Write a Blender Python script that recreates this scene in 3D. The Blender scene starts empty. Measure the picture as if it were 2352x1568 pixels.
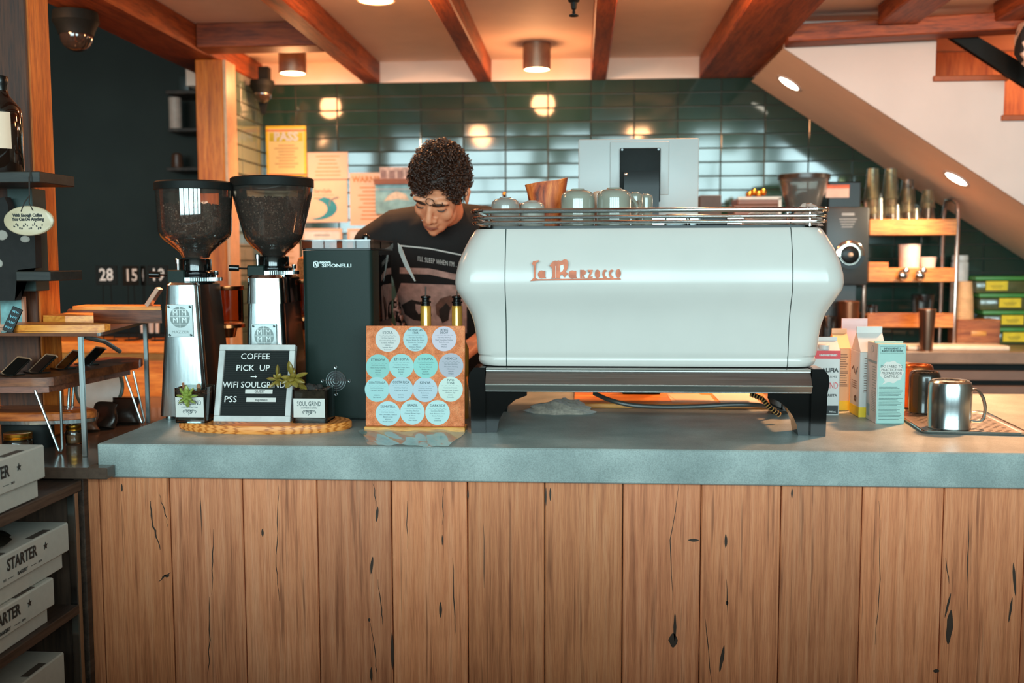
import bpy, bmesh, math, random
from mathutils import Matrix, Vector, Euler
from mathutils.bvhtree import BVHTree
random.seed(7)
PI = math.pi
sc = bpy.context.scene
COL = sc.collection

# ---------------------------------------------------------------- camera
F = 35 / 36 * 2352
ZC = 1.47
YAW, PITCH, ROLL = math.radians(3.97), math.radians(4.82), -0.003
RC = Matrix.Rotation(YAW, 3, 'Z') @ Matrix.Rotation(PI/2 - PITCH, 3, 'X') @ Matrix.Rotation(ROLL, 3, 'Z')
cam = bpy.data.cameras.new('camera'); cam.lens = 35; cam.sensor_width = 36
cam.dof.use_dof = True; cam.dof.focus_distance = 2.5; cam.dof.aperture_fstop = 2.6
camo = bpy.data.objects.new('camera', cam); COL.objects.link(camo)
camo.matrix_world = Matrix.Translation((0, 0, ZC)) @ RC.to_4x4()
sc.camera = camo

# ---------------------------------------------------------------- light, world, exposure
sc.view_settings.view_transform = 'Standard'; sc.view_settings.look = 'None'
sc.view_settings.gamma = 1; sc.view_settings.use_curve_mapping = False
sc.view_settings.exposure = -0.55
w = bpy.data.worlds.new('world'); sc.world = w; w.use_nodes = True
w.node_tree.nodes['Background'].inputs[0].default_value = (.55, .8, .9, 1)
w.node_tree.nodes['Background'].inputs[1].default_value = .35
COOL = (.70, 1.0, 1.05); WARM = (1, .45, .19)
WINX = [(-3.3, -2.0), (-1.85, -.55), (-.4, .9), (1.05, 2.35), (2.5, 3.6)]
WZ0, WZ1, WY = 1.25, 3.05, -3.0
def lamp(name, kind, loc, energy, col, rot=(0, 0, 0), **kw):
    d = bpy.data.lights.new(name, kind); d.energy = energy; d.color = col
    for k, v in kw.items(): setattr(d, k, v)
    o = bpy.data.objects.new(name, d); COL.objects.link(o); o.location = loc; o.rotation_euler = rot
    return o
for x0, x1 in WINX:      # daylight through the five shop windows behind the camera
    lamp('window_daylight', 'AREA', ((x0+x1)/2, WY+.06, (WZ0+WZ1)/2), 165, COOL, (PI/2, 0, 0), shape='RECTANGLE', size=x1-x0-.1, size_y=WZ1-WZ0-.1)

# ---------------------------------------------------------------- pixel helpers (photo frame 2352x1568)
CV = Vector((0, 0, ZC))
def ray(px, py): return RC @ Vector(((px-1176)/F, -(py-784)/F, -1))
def P(px, py, Y): d = ray(px, py); return CV + d*(Y/d.y)
def Q(px, py, Z): d = ray(px, py); return CV + d*((Z-ZC)/d.z)
def PX(px, Y, py=590): return P(px, py, Y).x
def PZ(py, Y, px=1176): return P(px, py, Y).z

# ---------------------------------------------------------------- builders
class B:
    def __init__(s): s.bm = bmesh.new(); s.mi = 0
    def _new(s, n0, f0, M=None):
        vs = list(s.bm.verts)[n0:]
        if M is not None:
            for v in vs: v.co = M @ v.co
        for f in list(s.bm.faces)[f0:]: f.material_index = s.mi
        return s
    def n(s): return len(s.bm.verts), len(s.bm.faces)
    def box(s, x0, x1, y0, y1, z0, z1, bev=0, seg=2, M=None):
        t = bmesh.new() if bev > 0 else s.bm
        n = s.n()
        r = bmesh.ops.create_cube(t, size=1)
        for v in r['verts']:
            v.co = Vector((x0 + (v.co.x+.5)*(x1-x0), y0 + (v.co.y+.5)*(y1-y0), z0 + (v.co.z+.5)*(z1-z0)))
        if bev <= 0: return s._new(n[0], n[1], M)
        bev = min(bev, abs(x1-x0)*.48, abs(y1-y0)*.48, abs(z1-z0)*.48)
        bmesh.ops.bevel(t, geom=list(t.edges), offset=bev, segments=seg, affect='EDGES', profile=.5)
        me = bpy.data.meshes.new('bevelled'); t.to_mesh(me); t.free(); s.mesh(me, M); bpy.data.meshes.remove(me)
        return s
    def mesh(s, me, M=None):
        n = s.n(); s.bm.from_mesh(me); return s._new(n[0], n[1], M)
    def faces(s, vs, fs, M=None):
        n = s.n(); bv = [s.bm.verts.new(v) for v in vs]
        for f in fs:
            try: s.bm.faces.new([bv[i] for i in f])
            except ValueError: pass
        return s._new(n[0], n[1], M)
    def loft(s, rings, cap=True, closed=True, M=None):
        vs, fs = [], []; k = len(rings[0])
        for r in rings: vs += [tuple(p) for p in r]
        for i in range(len(rings)-1):
            for j in range(k if closed else k-1):
                a, b = i*k+j, i*k+(j+1) % k
                fs.append((a, b, b+k, a+k))
        if cap and closed:
            fs.append(tuple(range(k-1, -1, -1))); fs.append(tuple((len(rings)-1)*k+j for j in range(k)))
        return s.faces(vs, fs, M)
    def lathe(s, prof, c=(0, 0, 0), seg=32, sx=1, sy=1, M=None, cap=True):
        rings = [[(c[0]+sx*max(r, 1e-5)*math.cos(2*PI*j/seg), c[1]+sy*max(r, 1e-5)*math.sin(2*PI*j/seg), c[2]+z) for j in range(seg)] for r, z in prof]
        return s.loft(rings, cap, True, M)
    def tube(s, pts, r, seg=8, closed=False, M=None):
        pts = [Vector(p) for p in pts]; n = len(pts); rings = []; up = None
        rr = r if isinstance(r, (list, tuple)) else [r]*n
        for i, p in enumerate(pts):
            if closed: t = pts[(i+1) % n]-pts[i-1]
            else: t = pts[min(i+1, n-1)]-pts[max(i-1, 0)]
            t = t.normalized() if t.length > 1e-9 else Vector((0, 0, 1))
            if up is None:
                up = t.orthogonal().normalized()
            up = (up - t*up.dot(t)); up = up.normalized() if up.length > 1e-6 else t.orthogonal().normalized()
            sd = t.cross(up)
            rings.append([p + rr[i]*(math.cos(2*PI*j/seg)*up + math.sin(2*PI*j/seg)*sd) for j in range(seg)])
        if closed: rings.append(rings[0]); return s.loft(rings, False, True, M)
        return s.loft(rings, True, True, M)
    def prism(s, poly, t0, t1, axis='y', M=None):
        def q(p, t): return (p[0], t, p[1]) if axis == 'y' else ((t, p[0], p[1]) if axis == 'x' else (p[0], p[1], t))
        return s.loft([[q(p, t0) for p in poly], [q(p, t1) for p in poly]], True, True, M)
    def ball(s, c, r, seg=16, rings=10, M=None, R=None):
        r = tuple(r) if hasattr(r, '__len__') else (r, r, r)
        rg = []
        for i in range(rings+1):
            a = PI*i/rings; q = max(math.sin(a), 1e-4)
            ring = []
            for j in range(seg):
                v = Vector((r[0]*q*math.cos(2*PI*j/seg), r[1]*q*math.sin(2*PI*j/seg), -r[2]*math.cos(a)))
                if R is not None: v = R @ v
                ring.append(v+Vector(c))
            rg.append(ring)
        return s.loft(rg, True, True, M)
    def plate(s, poly, y, th=.001, M=None):       # thin plate facing -Y, front face at y
        return s.prism(poly, y, y+th, 'y', M)
    def text(s, body, size, loc, ext=.0004, off=0, align='CENTER', M=None, sx=1, shear=0, space=1, line=1):
        return s.mesh(text_mesh(body, size, ext, off, align, shear, space, line),
                      (M or Matrix()) @ Matrix.Translation(loc) @ Matrix.Rotation(PI/2, 4, 'X') @ Matrix.Diagonal((sx, 1, 1, 1)))

def curve(pts, n=5):
    """Catmull-Rom through the points"""
    p = [Vector(q) for q in pts]; p = [p[0]*2-p[1]]+p+[p[-1]*2-p[-2]]; out = []
    for i in range(1, len(p)-2):
        for k in range(n):
            t = k/n; out.append(.5*((2*p[i])+(p[i+1]-p[i-1])*t+(2*p[i-1]-5*p[i]+4*p[i+1]-p[i+2])*t*t+(3*p[i]-p[i-1]-3*p[i+1]+p[i+2])*t**3))
    return out+[p[-2]]
_tc = {}
def text_mesh(body, size, ext, off, align, shear, space, line):
    if 'M' in body: off = min(off, 0)
    k = (body, size, ext, off, align, shear, space, line)
    if k not in _tc:
        cu = bpy.data.curves.new('lettering', 'FONT'); cu.body = body; cu.size = size; cu.extrude = ext; cu.offset = off
        cu.align_x = align; cu.align_y = 'CENTER'; cu.resolution_u = 2; cu.shear = shear; cu.space_character = space; cu.space_line = line
        o = bpy.data.objects.new('lettering', cu)
        _tc[k] = bpy.data.meshes.new_from_object(o)
        bpy.data.objects.remove(o); bpy.data.curves.remove(cu)
    return _tc[k]

def obj(name, b, mats, parent=None, smooth=True, ang=.6, loc=None, label=None):
    bmesh.ops.recalc_face_normals(b.bm, faces=b.bm.faces)
    me = bpy.data.meshes.new(name); b.bm.to_mesh(me); b.bm.free()
    for m in (mats if isinstance(mats, (list, tuple)) else [mats]): me.materials.append(m)
    if smooth:
        me.polygons.foreach_set('use_smooth', [True]*len(me.polygons)); me.set_sharp_from_angle(angle=ang)
    o = bpy.data.objects.new(name, me); COL.objects.link(o)
    if parent is not None: o.parent = parent
    if loc is not None: o.location = loc
    if label: o['label'] = label
    return o
def thing(name, label, cat, loc=(0, 0, 0), rz=0, group=None):
    o = bpy.data.objects.new(name, None); COL.objects.link(o); o.location = loc; o.rotation_euler = (0, 0, rz)
    o.empty_display_size = .05
    return tag(o, label, cat, group)
def tag(o, label, cat, group=None, kind=None):
    o['label'] = label; o['category'] = cat
    if group: o['group'] = group
    if kind: o['kind'] = kind
    return o
def struct(name, b, m, parent=None, **kw):
    o = obj(name, b, m, parent, **kw)
    if parent is None: o['kind'] = 'structure'
    return o
def dup(root, loc, rz=None, label=None, scale=None):
    r = root.copy(); COL.objects.link(r); r.location = loc
    if rz is not None: r.rotation_euler = (r.rotation_euler[0], r.rotation_euler[1], rz)
    if scale: r.scale = scale
    if label: r['label'] = label
    for ch in list(root.children):
        c = ch.copy(); COL.objects.link(c); c.parent = r
        for g in ch.children:
            d = g.copy(); COL.objects.link(d); d.parent = c
    return r

# ---------------------------------------------------------------- materials
def lin(h):
    h = h.lstrip('#'); v = [int(h[i:i+2], 16)/255 for i in (0, 2, 4)]
    return tuple(x/12.92 if x <= .04045 else ((x+.055)/1.055)**2.4 for x in v) + (1,)
_mc = {}
def base(name):
    m = bpy.data.materials.new(name); m.use_nodes = True
    nt = m.node_tree; return m, nt, nt.nodes['Principled BSDF']
def coords(nt, scale=(1, 1, 1), kind='Object', rot=(0, 0, 0)):
    tc = nt.nodes.new('ShaderNodeTexCoord'); mp = nt.nodes.new('ShaderNodeMapping')
    mp.inputs['Scale'].default_value = scale; mp.inputs['Rotation'].default_value = rot
    nt.links.new(tc.outputs[kind], mp.inputs[0]); return mp.outputs[0]
def noise(nt, vec, scale, detail=4, rough=.55, dist=0):
    n = nt.nodes.new('ShaderNodeTexNoise'); n.inputs['Scale'].default_value = scale; n.inputs['Detail'].default_value = detail
    n.inputs['Roughness'].default_value = rough; n.inputs['Distortion'].default_value = dist
    nt.links.new(vec, n.inputs['Vector']); return n.outputs['Fac']
def ramp(nt, fac, stops):
    r = nt.nodes.new('ShaderNodeValToRGB'); e = r.color_ramp.elements
    while len(e) < len(stops): e.new(.5)
    for i, (p, c) in enumerate(stops): e[i].position = p; e[i].color = c
    nt.links.new(fac, r.inputs[0]); return r.outputs[0]
def bump(nt, bs, h, strength=.2, dist=.002):
    b = nt.nodes.new('ShaderNodeBump'); b.inputs['Strength'].default_value = strength; b.inputs['Distance'].default_value = dist
    nt.links.new(h, b.inputs['Height']); nt.links.new(b.outputs[0], bs.inputs['Normal'])
def mix(nt, fac, a, b, mode='MIX'):
    m = nt.nodes.new('ShaderNodeMix'); m.data_type = 'RGBA'; m.blend_type = mode
    for s, v in ((m.inputs[0], fac), (m.inputs[6], a), (m.inputs[7], b)):
        if hasattr(v, 'is_output'): nt.links.new(v, s)
        else: s.default_value = v
    return m.outputs[2]
def M(name, col, rough=.5, metal=0, var=.12, vs=30, coat=0, bmp=0, bs=200, emit=None, spec=None, sheen=0):
    if name in _mc: return _mc[name]
    m, nt, p = base(name); c = lin(col) if isinstance(col, str) else tuple(col)+(1,)
    v = coords(nt); n = noise(nt, v, vs)
    lo = tuple(max(0, x*(1-var)) for x in c[:3])+(1,); hi = tuple(min(1, x*(1+var)) for x in c[:3])+(1,)
    nt.links.new(ramp(nt, n, [(.3, lo), (.7, hi)]), p.inputs['Base Color'])
    p.inputs['Roughness'].default_value = rough; p.inputs['Metallic'].default_value = metal
    p.inputs['Coat Weight'].default_value = coat; p.inputs['Coat Roughness'].default_value = .05
    if spec is not None: p.inputs['Specular IOR Level'].default_value = spec
    if sheen: p.inputs['Sheen Weight'].default_value = sheen
    if bmp: bump(nt, p, noise(nt, v, bs, 3), bmp, .001)
    if emit: p.inputs['Emission Color'].default_value = lin(emit[0]); p.inputs['Emission Strength'].default_value = emit[1]
    _mc[name] = m; return m
def wood(name, dark, mid, light, axis='x', sc_=14, stretch=14, rough=.45, coat=0, contrast=1, tone=False):
    if name in _mc: return _mc[name]
    m, nt, p = base(name)
    s = [sc_]*3; s['xyz'.index(axis)] = sc_/stretch
    v = coords(nt, s)
    a = noise(nt, v, 1.0, 6, .6, .6); b = noise(nt, v, 6.0, 4, .7)
    c1 = ramp(nt, a, [(.28, lin(dark)), (.5, lin(mid)), (.72, lin(light))])
    c2 = ramp(nt, b, [(.36, lin(dark)), (.56, (1, 1, 1, 1))])
    c = mix(nt, .55*contrast, c1, c2, 'MULTIPLY')
    if tone:
        at = nt.nodes.new('ShaderNodeAttribute'); at.attribute_name = 'tone'
        c = mix(nt, 1.0, c, at.outputs['Color'], 'MULTIPLY')
    nt.links.new(c, p.inputs['Base Color']); p.inputs['Roughness'].default_value = rough; p.inputs['Coat Weight'].default_value = coat
    if tone:      # fine drying cracks along the grain
        s2 = [85]*3; s2['xyz'.index(axis)] = 2.6
        c = mix(nt, .62, c, ramp(nt, noise(nt, coords(nt, s2), 1, 3, .6), [(.29, (.25, .17, .12, 1)), (.40, (1, 1, 1, 1))]), 'MULTIPLY'); nt.links.new(c, p.inputs['Base Color'])
    bump(nt, p, b, .15, .001); _mc[name] = m; return m
def brushed(name, col, rough=.28, axis='z', aniso=0):
    if name in _mc: return _mc[name]
    m, nt, p = base(name); s = [260]*3; s['xyz'.index(axis)] = 4
    n = noise(nt, coords(nt, s), 1, 3); c = lin(col)
    nt.links.new(ramp(nt, n, [(.3, tuple(x*.85 for x in c[:3])+(1,)), (.7, c)]), p.inputs['Base Color'])
    mr = nt.nodes.new('ShaderNodeMapRange'); mr.inputs[3].default_value = rough*.8; mr.inputs[4].default_value = rough*1.25
    nt.links.new(n, mr.inputs[0]); nt.links.new(mr.outputs[0], p.inputs['Roughness'])
    p.inputs['Metallic'].default_value = 1; _mc[name] = m; return m
def glass(name, tint='#ffffff', refl=1.0, rough=.03, haze=0):
    """thin-walled glass or clear plastic: tinted see-through with a Fresnel mirror coat"""
    if name in _mc: return _mc[name]
    m = bpy.data.materials.new(name); m.use_nodes = True; nt = m.node_tree; nt.nodes.clear()
    o = nt.nodes.new('ShaderNodeOutputMaterial'); tr = nt.nodes.new('ShaderNodeBsdfTransparent'); gl = nt.nodes.new('ShaderNodeBsdfGlossy')
    fr = nt.nodes.new('ShaderNodeFresnel'); mx = nt.nodes.new('ShaderNodeMixShader'); fr.inputs[0].default_value = 1.5
    mt = nt.nodes.new('ShaderNodeMath'); mt.operation = 'MULTIPLY_ADD'; mt.inputs[1].default_value = refl; mt.inputs[2].default_value = .02
    c = lin(tint); n = noise(nt, coords(nt), 9)
    nt.links.new(ramp(nt, n, [(.3, tuple(x*.94 for x in c[:3])+(1,)), (.7, c)]), tr.inputs[0])
    gl.inputs[1].default_value = rough
    nt.links.new(fr.outputs[0], mt.inputs[0]); nt.links.new(mt.outputs[0], mx.inputs[0])
    if haze:
        df = nt.nodes.new('ShaderNodeBsdfDiffuse'); df.inputs[0].default_value = c; mh = nt.nodes.new('ShaderNodeMixShader'); mh.inputs[0].default_value = haze
        nt.links.new(tr.outputs[0], mh.inputs[1]); nt.links.new(df.outputs[0], mh.inputs[2]); tr = mh
    nt.links.new(tr.outputs[0], mx.inputs[1]); nt.links.new(gl.outputs[0], mx.inputs[2]); nt.links.new(mx.outputs[0], o.inputs[0])
    _mc[name] = m; return m
def glow(name, col, strength):
    if name in _mc: return _mc[name]
    m = bpy.data.materials.new(name); m.use_nodes = True; nt = m.node_tree; nt.nodes.clear()
    o = nt.nodes.new('ShaderNodeOutputMaterial'); e = nt.nodes.new('ShaderNodeEmission'); e.inputs[0].default_value = tuple(col)+(1,); e.inputs[1].default_value = strength
    nt.links.new(e.outputs[0], o.inputs[0]); _mc[name] = m; return m
def speckle(name, stops, s1, s2, rough=.5, w2=.5, bmp=.1, coat=0):
    if name in _mc: return _mc[name]
    m, nt, p = base(name); v = coords(nt)
    a = ramp(nt, noise(nt, v, s1, 5, .6), [(.25+.5*i/(len(stops)-1), lin(c)) for i, c in enumerate(stops)])
    f = noise(nt, v, s2, 2, .8); b = ramp(nt, f, [(.3, (.25, .25, .25, 1)), (.62, (1, 1, 1, 1))])
    nt.links.new(mix(nt, w2, a, b, 'MULTIPLY'), p.inputs['Base Color']); p.inputs['Roughness'].default_value = rough
    p.inputs['Coat Weight'].default_value = coat
    bump(nt, p, f, bmp, .001); _mc[name] = m; return m

beam_w = wood('reddish_beam_wood', '#642a10', '#9c481c', '#ba6028', 'y', 16, 10, .55)
beam_x = wood('reddish_cross_wood', '#5c240e', '#964218', '#b35a24', 'x', 16, 10, .55)
post_w = wood('orange_post_wood', '#a0480e', '#d8721e', '#ea8c3a', 'z', 22, 14, .5)
plank_w = wood('oak_plank', '#b26640', '#e08a5c', '#ea9c70', 'z', 70, 34, .55, tone=True, contrast=.62)
oak = wood('light_oak', '#b5702c', '#dd9a4c', '#edb66a', 'x', 30, 10, .4)
orange_w = wood('orange_counter_wood', '#b5651f', '#e08a34', '#f2a850', 'x', 18, 10, .4)
walnut = wood('walnut', '#3a1c10', '#6e3a22', '#94572f', 'x', 20, 12, .35, .3)
dark_w = wood('dark_shelf_wood', '#2b1f17', '#46342a', '#5a4638', 'y', 18, 14, .55)
black_w = wood('black_stained_wood', '#15130f', '#24221d', '#302e28', 'x', 20, 12, .5)
stone = speckle('grey_counter_stone', ['#7c8885', '#99a39f', '#b4bdb8'], 6, 420, .42, .45, .08)
stone2 = speckle('warm_grey_counter_stone', ['#6e5d50', '#84705f', '#93806e'], 6, 300, .4, .3, .08)
cork = speckle('cork', ['#c0602f', '#e07c4c', '#ee9462'], 60, 520, .85, .6, .3)
enamel = M('pale_enamel', '#c4bdb6', .2, 0, .02, 8, coat=0, spec=.4)
chrome = M('chrome', '#e0e0de', .11, 1, .04, 20)
steel = brushed('brushed_steel', '#b9c0c0', .22, 'z')
steelx = brushed('brushed_steel_band', '#b9b2ae', .32, 'x')
alu = brushed('aluminium', '#aeb8b8', .35, 'z')
blackp = M('black_plastic', '#0c0e0d', .34, 0, .1, 60, spec=.3)
blackg = M('black_gloss', '#090a09', .14, 0, .1, 60, coat=.4)
blackm = M('black_matte', '#101311', .62, 0, .15, 90, bmp=.1, spec=.22)
charcoal = M('charcoal_powder_coat', '#10201b', .5, 0, .12, 300, bmp=.15, bs=600, spec=.22)
white = M('white_paper', '#c4bfb8', .6, 0, .04, 12)
cream = M('cream_paper', '#dab498', .6, 0, .05, 12)
ink = M('black_ink', '#1c1e1d', .6, 0, .1, 80)
greyink = M('grey_ink', '#7d8582', .6, 0, .08, 80)
brass = M('brass', '#c9923a', .25, 1, .1, 40)
copper = M('copper', '#c8794a', .25, 1, .12, 40)
paint = M('warm_lit_ceiling_paint', '#f2d9c6', .7, 0, .05, 5)  # pale ceiling paint; the peach tint carries warm lamp light
wallwhite = M('white_wall_paint', '#d3c1b7', .65, 0, .04, 4)
clear = glass('clear_glass', '#f2f4f2', 1.0)
smoke = glass('smoked_plastic', '#a58a7c', .35)
hopperg = glass('tinted_hopper_plastic', '#f2dccb', 2.0, .05, .03)

# ================================================================ SETTING
YB = 5.2; ZB = 2.37; ZCL = 2.48
XR = P(600, 197, YB).x                                   # inner corner of the tiled walls
b = B(); b.box(-5, 4.6, -3.2, 6.2, -.1, 0); struct('floor', b, M('floor_concrete', '#5a544c', .5, 0, .15, 3))
# back wall with stacked glossy tiles
b = B(); b.box(XR, 4.4, YB, YB+.12, 0, 2.9); wb = struct('wall_back', b, M('pale_grout', '#4c4136', .8))
tile_m = M('deep_green_glazed_tile', '#22382f', .09, 0, .18, 2.5, bmp=.05, bs=5, coat=.3)
def tile_field(b, along, fixed, a0, a1, z0, z1, tw, th, axis, sgn):
    g = .0028; nz = int((z1-z0)/th)+1; na = int((a1-a0)/tw)+1
    for i in range(na):
        for k in range(nz):
            u0, u1 = a0+i*tw+g/2, min(a0+(i+1)*tw-g/2, a1); v1 = z1-k*th-g/2; v0 = max(v1-th+g, z0)
            if u1-u0 < .01 or v1-v0 < .01: continue
            tx, tz = random.gauss(0, .006), random.gauss(0, .006); e = .003
            def pt(u, v, d):
                d = d + (u-(u0+u1)/2)*tx + (v-(v0+v1)/2)*tz if d > .001 else d
                return (u, fixed+sgn*d, v) if axis == 'x' else (fixed+sgn*d, u, v)
            vs = [pt(u0, v0, 0), pt(u1, v0, 0), pt(u1, v1, 0), pt(u0, v1, 0),
                  pt(u0+e*.3, v0+e*.3, .005), pt(u1-e*.3, v0+e*.3, .005), pt(u1-e*.3, v1-e*.3, .005), pt(u0+e*.3, v1-e*.3, .005),
                  pt(u0+e, v0+e, .007), pt(u1-e, v0+e, .007), pt(u1-e, v1-e, .007), pt(u0+e, v1-e, .007)]
            fs = [(a, (a+1) % 4, 4+(a+1) % 4, 4+a) for a in range(4)] + [(4+a, 4+(a+1) % 4, 8+(a+1) % 4, 8+a) for a in range(4)] + [(8, 9, 10, 11)]
            b.faces(vs, fs)
TX0 = P(680, 250, YB).x; TW = (P(1757, 250, YB).x - TX0)/11
n0 = math.ceil((TX0-XR)/TW)
b = B(); tile_field(b, 'x', YB, TX0-n0*TW, 4.4, .9, ZB+.004, TW, .0705, 'x', -1)
obj('glazed_tiles', b, tile_m, wb, ang=.2)
# short return wall on the left, tiled too
b = B(); b.box(XR-.1, XR, 4.63, YB+.1, 0, 2.9); wl = struct('wall_return', b, _mc['pale_grout'])
tile_m2 = M('grey_green_glazed_tile', '#5d6c61', .12, 0, .12, 3, bmp=.03, bs=7, coat=.4)
b = B(); tile_field(b, 'y', XR, 4.64, YB-.008, .9, ZB+.004, TW, .0705, 'y', 1); obj('glazed_tiles', b, tile_m2, wl, ang=.2)
# drywall strip above the tiles, ceiling slabs
b = B(); b.box(XR-.4, P(1800, 110, 4.38).x, YB-.006, YB+.1, ZB+.004, 2.62); b.box(P(1800, 110, 4.38).x, 4.4, YB-.002, YB+.1, ZB+.004, 2.62); struct('wall_back_upper', b, paint)
b = B(); b.box(-2.1, 4.6, 1.7, YB+.1, ZCL, ZCL+.1); struct('ceiling', b, paint)
b = B(); b.box(-5, 4.6, -3.2, 1.7, 3.3, 3.4); b.box(-2.1, 4.6, 1.7, 1.75, ZCL+.1, 3.3); struct('ceiling_front', b, M('grey_ceiling_paint', '#8d8478', .7))
b = B(); b.box(-5, -2.1, 1.7, 6.3, 3.3, 3.4); struct('ceiling_left', b, M('dark_ceiling_paint', '#3a352e', .8))
b = B(); b.box(-5, XR-.2, 6.0, 6.1, 0, 3.3); struct('wall_dark', b, M('near_black_green_paint', '#282b25', .75, 0, .15, 3))
b = B(); b.box(-5.1, -5, -3.2, 6.1, 0, 3.4); struct('wall_left', b, M('brown_wall_paint', '#4c4036', .8))
b = B(); b.box(4.6, 4.7, -3.2, YB+.2, 0, 3.4); struct('wall_right', b, M('tan_wall_paint', '#8a7462', .8))
# shop front behind the camera: wall with five tall windows
b = B(); wf = M('shopfront_paint', '#4a4640', .7)
b.box(-5, 4.6, WY-.15, WY, 0, WZ0); b.box(-5, 4.6, WY-.15, WY, WZ1, 3.4)
ex = [-5] + [x for p in WINX for x in p] + [4.6]
for i in range(0, len(ex), 2): b.box(ex[i], ex[i+1], WY-.15, WY, WZ0, WZ1)
struct('wall_front', b, wf)
for i, (x0, x1) in enumerate(WINX):
    b = B()
    for (a, c, d, e) in ((x0, x1, WZ0, WZ0+.05), (x0, x1, WZ1-.05, WZ1), (x0, x0+.05, WZ0, WZ1), (x1-.05, x1, WZ0, WZ1), ((x0+x1)/2-.02, (x0+x1)/2+.02, WZ0, WZ1), (x0, x1, 2.45, 2.49)):
        b.box(a, c, WY-.1, WY+.1, d, e)
    struct('window_%d' % (i+1), b, blackm)

# ---- ceiling beams (each a timber of its own)
def beam(x0, x1, y0, y1, label, z0=ZB, z1=ZCL, m=None):
    b = B(); b.box(x0, x1, y0, y1, z0, z1, .006, 1); o = obj('ceiling_beam', b, m or beam_w); tag(o, label, 'beam', 'timber ceiling beams'); return o
yb = YB-.01
bxB = (P(836, 195, YB).x, P(874, 195, YB).x); bxC = (P(1095, 192, YB).x, P(1130, 192, YB).x); bxD = (P(1357, 188, YB).x, P(1393, 188, YB).x); bxE = (P(1605, 181, YB).x, P(1728, 181, YB).x)
beam(XR-.215, XR+.012, 1.75, yb, 'heavy timber beam on the far left, running over the orange post')
beam(*bxB, 1.75, yb, 'slim ceiling beam right of the left cylinder lamp, over the pinned papers')
beam(*bxC, 1.75, yb, 'slim ceiling beam above the curly-haired barista')
beam(*bxD, 1.75, yb, 'slim ceiling beam just right of the sprinkler head')
beam(*bxE, 1.75, yb, 'broad ceiling beam beside the top of the stairs')
b = B(); b.box(XR+.014, bxB[0]-.002, 4.28, 4.42, ZB+.005, ZCL, .004, 1)
tag(obj('ceiling_beam', b, beam_x), 'short dark crosspiece between the two leftmost beams', 'beam', 'timber ceiling beams')
bxF = (P(2015, 66, 4.2).x, P(2100, 66, 4.2).x)
beam(bxF[0], bxF[0]+.16, 1.75, 4.2, 'joist over the stairs, second from the right edge', 2.40, ZCL)
beam(bxF[0]+.45, bxF[0]+.61, 1.75, 4.2, 'joist over the stairs at the far right edge', 2.40, ZCL)
# edge trim beam over the stairs
p0, p1 = P(1806, 82, 4.30), P(2345, 50, 4.22); h = .038
b = B(); d = (p1-p0); L = d.length; ang = math.atan2(d.y, d.x); tl = math.asin(d.z/L)
b.box(0, L+.6, -.05, .07, -.036, .034, .004, 1, M=Matrix.Translation(p0) @ Matrix.Rotation(ang, 4, 'Z') @ Matrix.Rotation(-tl, 4, 'Y'))
tag(obj('edge_beam', b, beam_x), 'thin red-brown edge beam crossing above the white stair wall', 'beam')
# posts
x0, x1 = P(451, 300, 4.49).x, P(514, 300, 4.49).x
b = B(); b.box(x0, x1, 4.49, 4.625, 0, ZB-.001, .005, 1); tag(obj('wooden_post', b, post_w), 'orange timber post behind the coffee hoppers, where the green tiles begin', 'post', 'timber posts')
b = B(); b.box(x1+.001, x1+.016, 4.49, 4.62, 0, ZB-.005, .002, 1); b = struct('trim_1', b, M('tile_edge_trim', '#d9a77e', .4))
x0, x1 = P(-30, 300, 2.62).x, P(68, 300, 2.62).x
b = B(); b.box(x0, x1, 2.632, 2.745, .9705, 3.298, .005, 1); po = tag(obj('wooden_post', b, post_w), 'thick timber post at the left edge, behind the black shelves', 'post', 'timber posts')
b = B(); b.box(x0, x1, 2.62, 2.6318, .9705, 3.298, .003, 1); obj('front_board', b, wood('dark_front_wood', '#2c1204', '#4a2209', '#602f10', 'z', 22, 14, .55), po)  # thin front board in darker wood than the post behind
b = B(); b.box(-2.4, 2.6, .42, .56, 0, 1.16); b.box(-2.42, 2.62, .40, .58, 1.16, 1.19, .004, 1); struct('wall_shade_blocker', b, M('shade_blocker_paint', '#4a3a2e', .6))  # unseen low wall, added to shade the lower planks

# ---- staircase on the right
YS = 4.38
st = thing('staircase', 'white staircase with sloping soffit climbing away over the green tiles', 'stairs', (0, 0, 0))
A = P(1800, 110, YS); sl = math.tan(math.radians(30.5)); C2 = P(2352, 470, YS); sl = (A.z-C2.z)/(C2.x-A.x)
XE = 4.3; th = .05
b = B(); b.prism([(A.x, A.z), (XE, A.z-sl*(XE-A.x)), (XE, A.z-sl*(XE-A.x)+th), (A.x+th/sl, A.z)], YS+.02, YB-.012)
obj('soffit', b, M('soffit_paint', '#ecd0ba', .6, 0, .06, 3), st)
stepx = [P(2148, 178, YS).x]; stepz = [P(2148, 178, YS).z]; run = P(2308, 178, YS).x-stepx[0]; rise = stepz[0]-P(2308, 268, YS).z
poly = [(A.x, A.z), (A.x+.02, ZCL-.02), (stepx[0], ZCL-.02)]
for k in range(5): poly += [(stepx[0]+k*run, stepz[0]-k*rise), (stepx[0]+(k+1)*run, stepz[0]-k*rise)]
poly += [(poly[-1][0], A.z-sl*(poly[-1][0]-A.x))]
b = B(); b.prism(poly, YS, YS+.018); obj('stair_wall', b, wallwhite, st)
tread_m = M('red_brown_tread_edge', '#9c4a1c', .5)
for k in range(4):
    b = B(); b.box(stepx[0]+k*run-.01, stepx[0]+(k+1)*run+.012, YS-.012, YB-.02, stepz[0]-k*rise-.018, stepz[0]-k*rise+.006, .003, 1); obj('tread', b, tread_m, st)
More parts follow.
